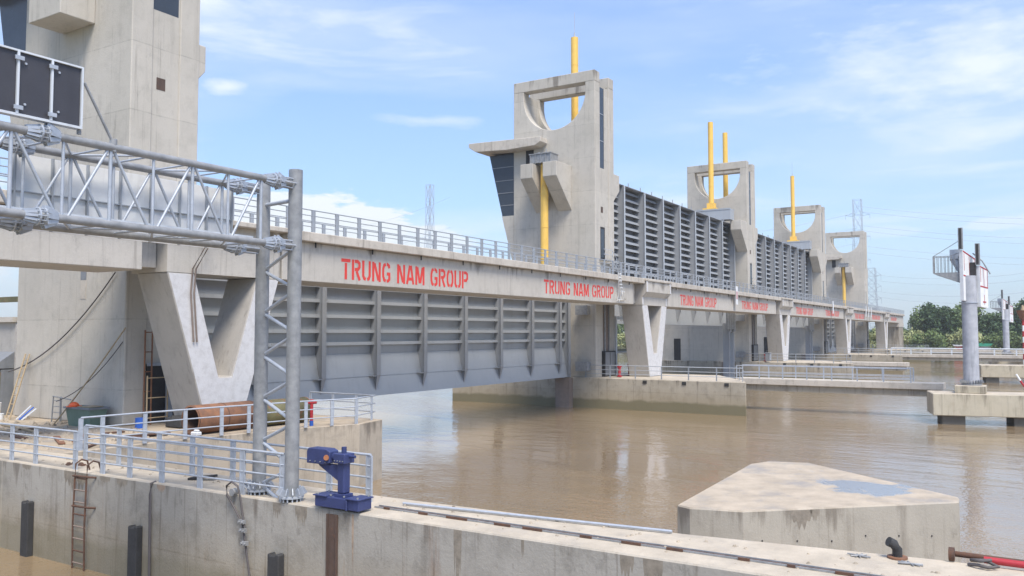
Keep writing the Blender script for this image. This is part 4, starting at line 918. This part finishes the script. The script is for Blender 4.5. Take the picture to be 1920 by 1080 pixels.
def nav_pylon(x, y, label, g='round navigation pylons'):
    t = thing('signal_pylon', label, 'pylon', (x, y, .1), g); r = .53
    MB().tube([(x, y, .1), (x, y, 8.2)], r, 24, r2=r*.96).build('column', M['mast'], t)
    m = MB().ring((x, y, .16), (0, 0, 1), .3, r*1.28, .1, 28)
    for k in range(24): a = 2*math.pi*k/24; m.obox((x+r*math.cos(a), y+r*math.sin(a), .42), (x+r*1.22*math.cos(a), y+r*1.22*math.sin(a), .22), .02, .4)
    m.build('base_flange', M['galv'], t)
    m = MB().ring((x, y, 6.2), (0, 0, 1), r*.9, r*1.06, .06, 24); m.build('collar', M['galvl'], t)
    def board(dx, dy, z0, z1, w, zs):
        ax = Vector((math.cos(R(-22)), math.sin(R(-22)), 0)); nn = Vector((-ax.y, ax.x, 0))*.13
        p = Vector((x+dx, y+dy, 0)); q = p+ax*w
        vs = [p-nn+Vector((0,0,z0)), q-nn+Vector((0,0,z0-.1)), q+nn+Vector((0,0,z0-.1)), p+nn+Vector((0,0,z0)), p-nn+Vector((0,0,z1)), q-nn+Vector((0,0,z1-zs)), q+nn+Vector((0,0,z1-zs)), p+nn+Vector((0,0,z1))]
        b = MB().add(vs, [(3,2,1,0),(4,5,6,7),(0,1,5,4),(1,2,6,5),(2,3,7,6),(3,0,4,7)]).build('sign_board', M['white'], t)
        s_ = MB(); e = -nn*1.06
        def st(u0, v0, u1, v1, wd=.09):
            a_ = p+e+ax*w*u0+Vector((0, 0, z0+(z1-z0-zs*u0)*v0)); b_ = p+e+ax*w*u1+Vector((0, 0, z0+(z1-z0-zs*u1)*v1)); s_.obox(a_, b_, .02, wd)
        st(.02, .98, .98, .98); st(.02, .5, .98, .5); st(.96, .5, .96, 1.0); st(.5, .5, .5, .97, .04); st(.3, .12, .7, .12); st(.5, .05, .5, .3, .05); st(.1, .6, .1, .95, .05)
        s_.build('red_marking', M['redp'], b)
        l = MB().box(p.x-.12, p.x+.12, p.y-.16, p.y+.16, z1+.05, z1+1.65).build('lamp_bar', M['galv'], t)
        MB().box(p.x-.14, p.x-.121, p.y-.07, p.y+.1, z1+.1, z1+1.6).build('lamp_strip', M['dark'], l)
        return b
    board(-.72, .42, 6.35, 10.1, 1.9, .55); board(.1, -.62, 5.9, 8.95, 1.2, .25)
    MB().box(x+.05, x+.4, y-.5, y-.1, 7.3, 9.2).build('lamp_box', M['dark'], t)
    # service platform with railing
    m = MB().prism([(y+.3, 7.6), (y+2.2, 8.36), (y+2.2, 8.42), (y+.3, 8.42)], 'X', x-.5, x-.46).prism([(y+.3, 7.6), (y+2.2, 8.36), (y+2.2, 8.42), (y+.3, 8.42)], 'X', x+.46, x+.5)
    m.box(x-.5, x+.5, y+.3, y+2.3, 8.42, 8.47); m.build('service_platform', M['galv'], t)
    m = MB()
    for k in range(8):
        yy = y+.6+k*.24
        for xx in (x-.5, x+.5): m.tube([(xx, yy, 8.45), (xx, yy, 9.7)], .022, 5)
    for xx in (x-.5, x+.5):
        for z in (9.7,): m.tube([(xx, y+.3, z+.3), (xx, y+1.2, z), (xx, y+2.3, z), ], .028, 5)
        m.tube([(xx, y+2.3, 8.45), (xx, y+2.3, 9.7)], .03, 5)
    for z in (8.9, 9.3, 9.7): m.tube([(x-.5, y+2.3, z), (x+.5, y+2.3, z)], .025, 5)
    for k in range(4): m.tube([(x-.5+k*.33, y+2.3, 8.45), (x-.5+k*.33, y+2.3, 9.7)], .02, 5)
    m.tube([(x-.5, y+.4, 10.9), (x-.5, y+2.3, 9.7)], .025, 5); m.build('platform_railing', M['galv'], t)
    m = MB().tube([(x+.1, y+.4, 8.5), (x+.1, y+1.0, 9.6)], .28, 10).box(x-.2, x+.4, y+.5, y+1.2, 9.5, 10.2); m.build('floodlight', M['galvl'], t)
    m = MB().tube([(x+.3, y-.9, 9.3), (x+.3, y-1.4, 8.3)], .05, 6).tube([(x+.3, y-.3, 9.9), (x+.3, y-.9, 9.3)], .05, 6); m.build('bracket_arm', M['galv'], t)
nav_pylon(71.0, 3.95, 'large round grey pylon with red and white boards at the right')
nav_pylon(178, 4.15, 'small distant round pylon with red and white boards, far right')
BC = thing('beacon_post', 'red and white banded beacon post with brown basket at right edge', 'beacon', (130, 1.0, -.3))
for k in range(8): MB().tube([(130, 1.05, -.35+k*.75), (130, 1.05, -.35+(k+1)*.75)], .13, 10).build('band', M['redp' if k % 2 else 'white'], BC)
MB().tube([(130, 1.05, 5.7), (130, 1.05, 6.9)], .35, 12, r2=.8).build('basket', M['rust'], BC); MB().tube([(130, 1.05, 6.9), (130, 1.05, 7.6)], .25, 10, r2=.1).build('lantern', M['bamboo'], BC)
RB = thing('marker_post', 'tilted red and white marker post on the nearest pile cap', 'marker', (70.6, .7, -.4))
for k in range(3): MB().tube([(70.4, 1.1-.25*k, 1.0-.45*k), (70.4, .85-.25*k, .55-.45*k)], .07, 8).build('band', M['redp' if k % 2 else 'white'], RB)

# ------------------------------------------------------------------ far bank vegetation and buildings
def leafcloud(n, rx, ry, rz, z0, size, seed, lobes=9):
    rnd = random.Random(seed); m = MB(); L = []
    for k in range(lobes):
        a = rnd.uniform(0, 6.28); rr = rnd.uniform(.15, .72)
        L.append((rx*rr*math.cos(a), ry*rr*math.sin(a), z0+rz*rnd.uniform(.25, 1.75)*(1-.25*rr), rnd.uniform(.28, .5)))
    L.append((0, 0, z0+rz, .6))
    for k in range(n):
        cx, cy, cz, s_ = rnd.choice(L)
        d = Vector((rnd.gauss(0, 1), rnd.gauss(0, 1), rnd.gauss(0, 1))).normalized()*(rnd.random()**.4)
        p = Vector((cx+d.x*rx*s_, cy+d.y*ry*s_, cz+d.z*rz*s_*1.1))
        if p.z < .2: p.z = rnd.uniform(.2, 1.0)
        q = size*rnd.uniform(.5, 1.3); u = Vector((rnd.gauss(0, 1), rnd.gauss(0, 1), rnd.gauss(0, .6))).normalized(); w = u.cross(Vector((rnd.gauss(0, 1), rnd.gauss(0, 1), rnd.gauss(0, 1)))).normalized()
        m.add([p-u*q, p-w*q*.55, p+u*q, p+w*q*.55], [(0, 1, 2, 3)])
    return m
protos = []
for s_ in range(5):
    mb = leafcloud(4200, 4.6, 4.6, 5.0, 1.2, .36, 40+s_, 14)
    me = bpy.data.meshes.new('crown'); me.from_pydata(mb.v, [], mb.f); protos.append(me)
bushp = []
for s_ in range(3):
    mb = leafcloud(1500, 4.5, 3, 1.7, .1, .30, 80+s_, 12)
    me = bpy.data.meshes.new('bush'); me.from_pydata(mb.v, [], mb.f); bushp.append(me)
tm = MB().tube([(0, 0, -1.5), (.1, 0, 1.5), (0, .1, 4.5), (.2, 0, 8)], .32, 8, r2=.1)
for k in range(6):
    a = k*1.05+.3; z_ = 2+k*.8; tm.tube([(0, 0, z_), (1.3*math.cos(a), 1.3*math.sin(a), z_+1.2), (2.6*math.cos(a), 2.6*math.sin(a), z_+2.8)], .12, 6, r2=.04)
tme = bpy.data.meshes.new('trunk'); tme.from_pydata(tm.v, [], tm.f); tme.materials.append(M['bark'])
leafmesh = {}
def setmat(me, key):
    k = (me.name, key)
    if k not in leafmesh: c_ = me.copy(); c_.materials.append(M[key]); leafmesh[k] = c_
    return leafmesh[k]
def tree(x, y, s, sz, key, label, seed, z=-1.4):
    t = thing('broadleaf_tree', label, 'tree', (x, y, z), 'trees on the far bank'); t.scale = (s, s, s*sz); t.rotation_euler = (0, 0, seed*1.3)
    c_ = bpy.data.objects.new('crown', setmat(protos[seed % 5], key)); col.objects.link(c_); c_.parent = t
    k_ = bpy.data.objects.new('trunk', tme); col.objects.link(k_); k_.parent = t
def bush(x, y, s, sz, key, label, seed, z=-1.6):
    o = bpy.data.objects.new('bush', setmat(bushp[seed % 3], key)); col.objects.link(o); o.location = (x, y, z); o.scale = (s, s, s*sz); o.rotation_euler = (0, 0, seed*.9)
    tag(o, label, 'bush', 'bushes on the far bank')
# y positions across the visible far bank (right part), then the glimpses under the bridge
tl_ = [(27.5, 268, 1.0, 1.05, 'leaf1'), (24.0, 272, 1.1, 1.12, 'leaf1'), (22.6, 267, 1.1, 1.22, 'leaf0'), (20.3, 273, .95, 1.1, 'leaf1'), (17.2, 268, 1.05, 1.13, 'leaf1'), (14.0, 271, 1.05, 1.2, 'leaf1'), (11.0, 268, 1.0, 1.0, 'leaf0'),
       (8.2, 272, 1.0, 1.05, 'leaf1'), (5.2, 268, 1.05, 1.05, 'leaf0'), (2.4, 271, 1.05, 1.15, 'leaf1'), (-.8, 267, 1.15, 1.25, 'leaf0'), (-4.5, 270, 1.2, 1.3, 'leaf0'), (-9, 268, 1.1, 1.3, 'leaf1'), (-14, 270, 1.1, 1.2, 'leaf0')]
tn = ['leftmost low tree where the far tree line begins', 'pale green tree second from the left of the far tree line', 'tall dark tree with a pointed crown right of the bridge end', 'mid green tree just right of the tall dark tree',
      'bright green tree left of the large round pylon', 'tree partly hidden behind the large round pylon', 'dark tree just right of the large round pylon', 'green tree above the small green roof',
      'dark tree between the two round pylons', 'green tree behind the small distant pylon', 'tall dark tree right of the small distant pylon', 'tallest dark tree at the right picture edge', 'tree cropped by the right edge', 'dark tree cut off at the right edge']
for k, (y, x, s, sz, key) in enumerate(tl_): tree(x, y, s*1.05, sz*1.0, key, tn[k], k)
for k, y in enumerate((32, 36, 41, 46, 52, 59)): tree(285+k % 2*8, y, .9, .72, 'leaf0', 'low dark tree behind the far end of the bridge, seen under its deck' , k+3)
for k, y in enumerate((114, 120, 126, 98, 86)): tree(275+k % 2*6, y, 1.1, 1.1, 'leaf1', 'green tree glimpsed in the gap beside the nearest full tower foot', k+2)
for k in range(16):
    y = 50-k*3.9; bush(263.2+(k % 3)*.6, y, 1.15, 1.35+.3*(k % 2), 'leaf2' if k in (0, 1, 2, 3, 4, 5, 8, 9) else 'leaf1', ('pale' if k in (0, 1, 2, 3, 4, 5, 8, 9) else 'green')+' bush on the far bank waterline, part of the low hedge', k)
for k, y in enumerate((112, 118, 124)): bush(265, y, 1.3, 1.2, 'leaf2', 'pale bush glimpsed beside the nearest full tower foot', k)
for i_, (y, x, w, l, mt) in enumerate([(11.2, 262.5, 3.2, 'small roof with green sheet right of the large round pylon', 'greenr'), (17.6, 262.5, 2.4, 'small boathouse with reddish wall left of the large round pylon', 'redp')]):
    t = thing('bank_hut', l, 'hut', (x, y, -1.6), 'huts on the far bank')
    MB().box(x-1, x+1, y-w/2+.2, y+w/2-.2, -2.2, .2).build('wall', M['redp' if i_ else 'hull'], t)
    MB().prism([(y-w/2-.4, .9 if i_ == 0 else .5), (y+w/2+.2, 1.1 if i_ == 0 else .6), (y+w/2-.3, .203), (y-w/2+.3, .203)], 'X', x-1.3, x+1.3).build('roof', M[mt if i_ == 0 else 'white'], t)
for (x, y, w, h, l) in ((900, 68, 16, 13, 'pale distant building beyond the deck end'), (1000, 58, 22, 14, 'long distant pale building above the trees')):
    t = thing('distant_building', l, 'building', (x, y, 0)); MB().box(x, x+10, y-w/2, y+w/2, -1, h).build('wall', M['hull'], t)
    m = MB()
    for a in range(5):
        for b in range(3): m.box(x-.1, x-.003, y-w/2+1+a*w/5.4, y-w/2+2+a*w/5.4, 2+b*3.6, 3.8+b*3.6)
    m.build('window_or_recess', M['glass'], t)
# transmission pylons and wires
def lattice(x, y, zb, zt, w0, w1, arms, label, th=.35):
    t = thing('transmission_pylon', label, 'transmission pylon', (x, y, zb), 'transmission pylons on the horizon'); m = MB()
    n = 9; prev = None
    for k in range(n+1):
        f = k/n; w = w0+(w1-w0)*min(1, f*1.35); z = zb+(zt-zb)*f
        c4 = [Vector((x+sx_*w, y+sy_*w, z)) for sx_, sy_ in ((-1, -1), (1, -1), (1, 1), (-1, 1))]
        if prev:
            for j in range(4):
                m.obox(prev[j], c4[j], th, th); m.obox(prev[j], c4[(j+1) % 4], th*.6, th*.6); m.obox(prev[(j+1) % 4], c4[j], th*.6, th*.6)
        for j in range(4): m.obox(c4[j], c4[(j+1) % 4], th*.6, th*.6)
        prev = c4
    m.build('lattice_mast', M['far'], t)
    a = MB()
    for f, L in arms:
        z = zb+(zt-zb)*f
        for s_ in (-1, 1): a.obox((x, y+s_*w1, z), (x, y+s_*L, z+1.0), th, th); a.obox((x, y+s_*w1, z+3), (x, y+s_*L, z+1.0), th*.7, th*.7); a.obox((x, y+s_*L, z+1), (x, y+s_*L, z-2), th*.6, th*.6)
    if arms: a.build('cross_arm', M['far'], t)
    return t
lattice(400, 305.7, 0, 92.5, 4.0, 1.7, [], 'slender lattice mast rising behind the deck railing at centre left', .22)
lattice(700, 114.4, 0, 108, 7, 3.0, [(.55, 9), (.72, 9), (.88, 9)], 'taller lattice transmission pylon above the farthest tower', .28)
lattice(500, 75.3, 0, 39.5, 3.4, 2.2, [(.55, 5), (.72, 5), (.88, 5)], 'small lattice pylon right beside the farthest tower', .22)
ws = []
for k, (ya, za, yb, zb_, x) in enumerate([(114, 103, -160, 78, 700), (114, 99, -160, 74, 700), (114, 88, -160, 66, 700), (114, 84, -160, 62, 700), (114, 72, -160, 54, 700), (114, 67, -160, 50, 700),
                                          (75, 36, -60, 48, 500), (75, 33, -60, 44, 500), (75, 27, -60, 38, 500), (75, 24, -60, 33, 500), (114, 98, 330, 90, 700), (114, 86, 330, 78, 700), (114, 74, 330, 66, 700), (290, 84, 440, 70, 400), (290, 66, 440, 56, 400)]):
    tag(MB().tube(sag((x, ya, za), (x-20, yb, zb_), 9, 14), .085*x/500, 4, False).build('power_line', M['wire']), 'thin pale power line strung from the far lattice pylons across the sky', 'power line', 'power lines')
# small signs hanging from the deck edge
for k, (x, n_) in enumerate([(95.5, 1), (150.5, 1), (184, 3)]):
    t = thing('hanging_banner', ['small white and red banner hung on the deck rail before the second gate', 'tiny white banner hung on the deck rail near the third pier', 'row of three tiny white banners hung on the deck rail'][k], 'banner', (x, 28.9, 9), 'banners hung on the deck rail')
    for j in range(n_): MB().box(x+j*3.2, x+.75+j*3.2, 28.86, 28.9, 7.2, 9.3).build('cloth', M['white'], t)
    if k == 0: MB().box(x+.2, x+.5, 28.845, 28.858, 7.8, 8.7).build('red_mark', M['redp'], t)
ML = thing('rope_ladder', 'pale metal ladder hanging over the beam at the second slogan end', 'ladder', (64, 29.1, 6.5))
for s_ in (0, .45): MB().tube([(63.3+s_, 28.9, 8.9), (63.9+s_, 29.1, 7.3), (63.6+s_, 29.2, 6.55)], .045, 6).build('stringer', M['white'], ML)
for k in range(6): MB().tube([(63.35+k*.1, 28.93, 8.8-k*.28), (63.8+k*.1, 28.93, 8.8-k*.28)], .04, 6).build('rung', M['white'], ML)
MB().tube([(63.9, 29.2, 6.7), (65.3, 29.2, 6.75), (64.6, 29.2, 7.4), (65.2, 29.2, 7.4)], .04, 6).build('loose_frame', M['white'], ML)
for k, (x, y, h, l) in enumerate([(TX[1]+6.3, 32.2, 1.5, 'dark electric cabinet on the nearest river pier behind the V-shaped pier'), (TX[2]+4.6, 31.6, 1.4, 'dark cabinet on the second river pier'), (TX[2]-.1, 30.5, 1.2, 'dark pump box at the second tower corner')]):
    t = thing('cabinet', l, 'cabinet', (x, y, 0), 'cabinets on the river piers')
    MB().box(x-.4, x+.4, y-.3, y+.3, .12, h).build('body', M['gatedark'], t, bevel=.02); MB().box(x-.35, x+.35, y-.33, y-.303, .25, h-.1).build('door', M['rail'], t); MB().box(x-.45, x+.45, y-.35, y+.35, h, h+.06).build('roof', M['rail'], t)
t = thing('steel_portal', 'white steel portal frame in the daylight gap beside the nearest full tower', 'frame', (72.3, 33, 0))
MB().box(71.75, 71.95, 33.0, 33.2, 0, 5.2).build('post', M['galvp'], t); MB().box(71.75, 74.6, 33.0, 33.2, 5.2, 5.5).build('lintel', M['galvp'], t); MB().box(71.98, 74.6, 33.05, 33.15, 2.1, 2.2).build('cross_bar', M['rail'], t)
for i in (1, 2):
    x = TX[i+1]-4.6
    t = thing('hoist_block', ['grey hoist gear hanging below the nearer raised gate', 'grey hoist gear hanging below the farther raised gate'][i-1], 'hoist', (x, 34, 5), 'hoist gear below the raised gates')
    for k in range(4): MB().tube([(x-2.2+k*.9, 33.9, 6.6), (x-2.2+k*.9, 33.9, 4.4-.3*(k % 2))], .22, 10).build('hanging_tube', M['galv'], t)

hzm = bpy.data.materials.new('humid_air'); hzm.use_nodes = True; ht = hzm.node_tree
ht.nodes.remove(ht.nodes['Principled BSDF']); pv = ht.nodes.new('ShaderNodeVolumePrincipled'); pv.inputs['Density'].default_value = .00035; pv.inputs['Color'].default_value = (.97, 1, 1, 1); pv.inputs['Anisotropy'].default_value = .2
ht.links.new(pv.outputs[0], ht.nodes['Material Output'].inputs['Volume'])
hb = MB().box(-1250, 3050, -2550, 2550, -9, 125).build('haze', hzm); hb['kind'] = 'stuff'
print('objects', len(bpy.data.objects))
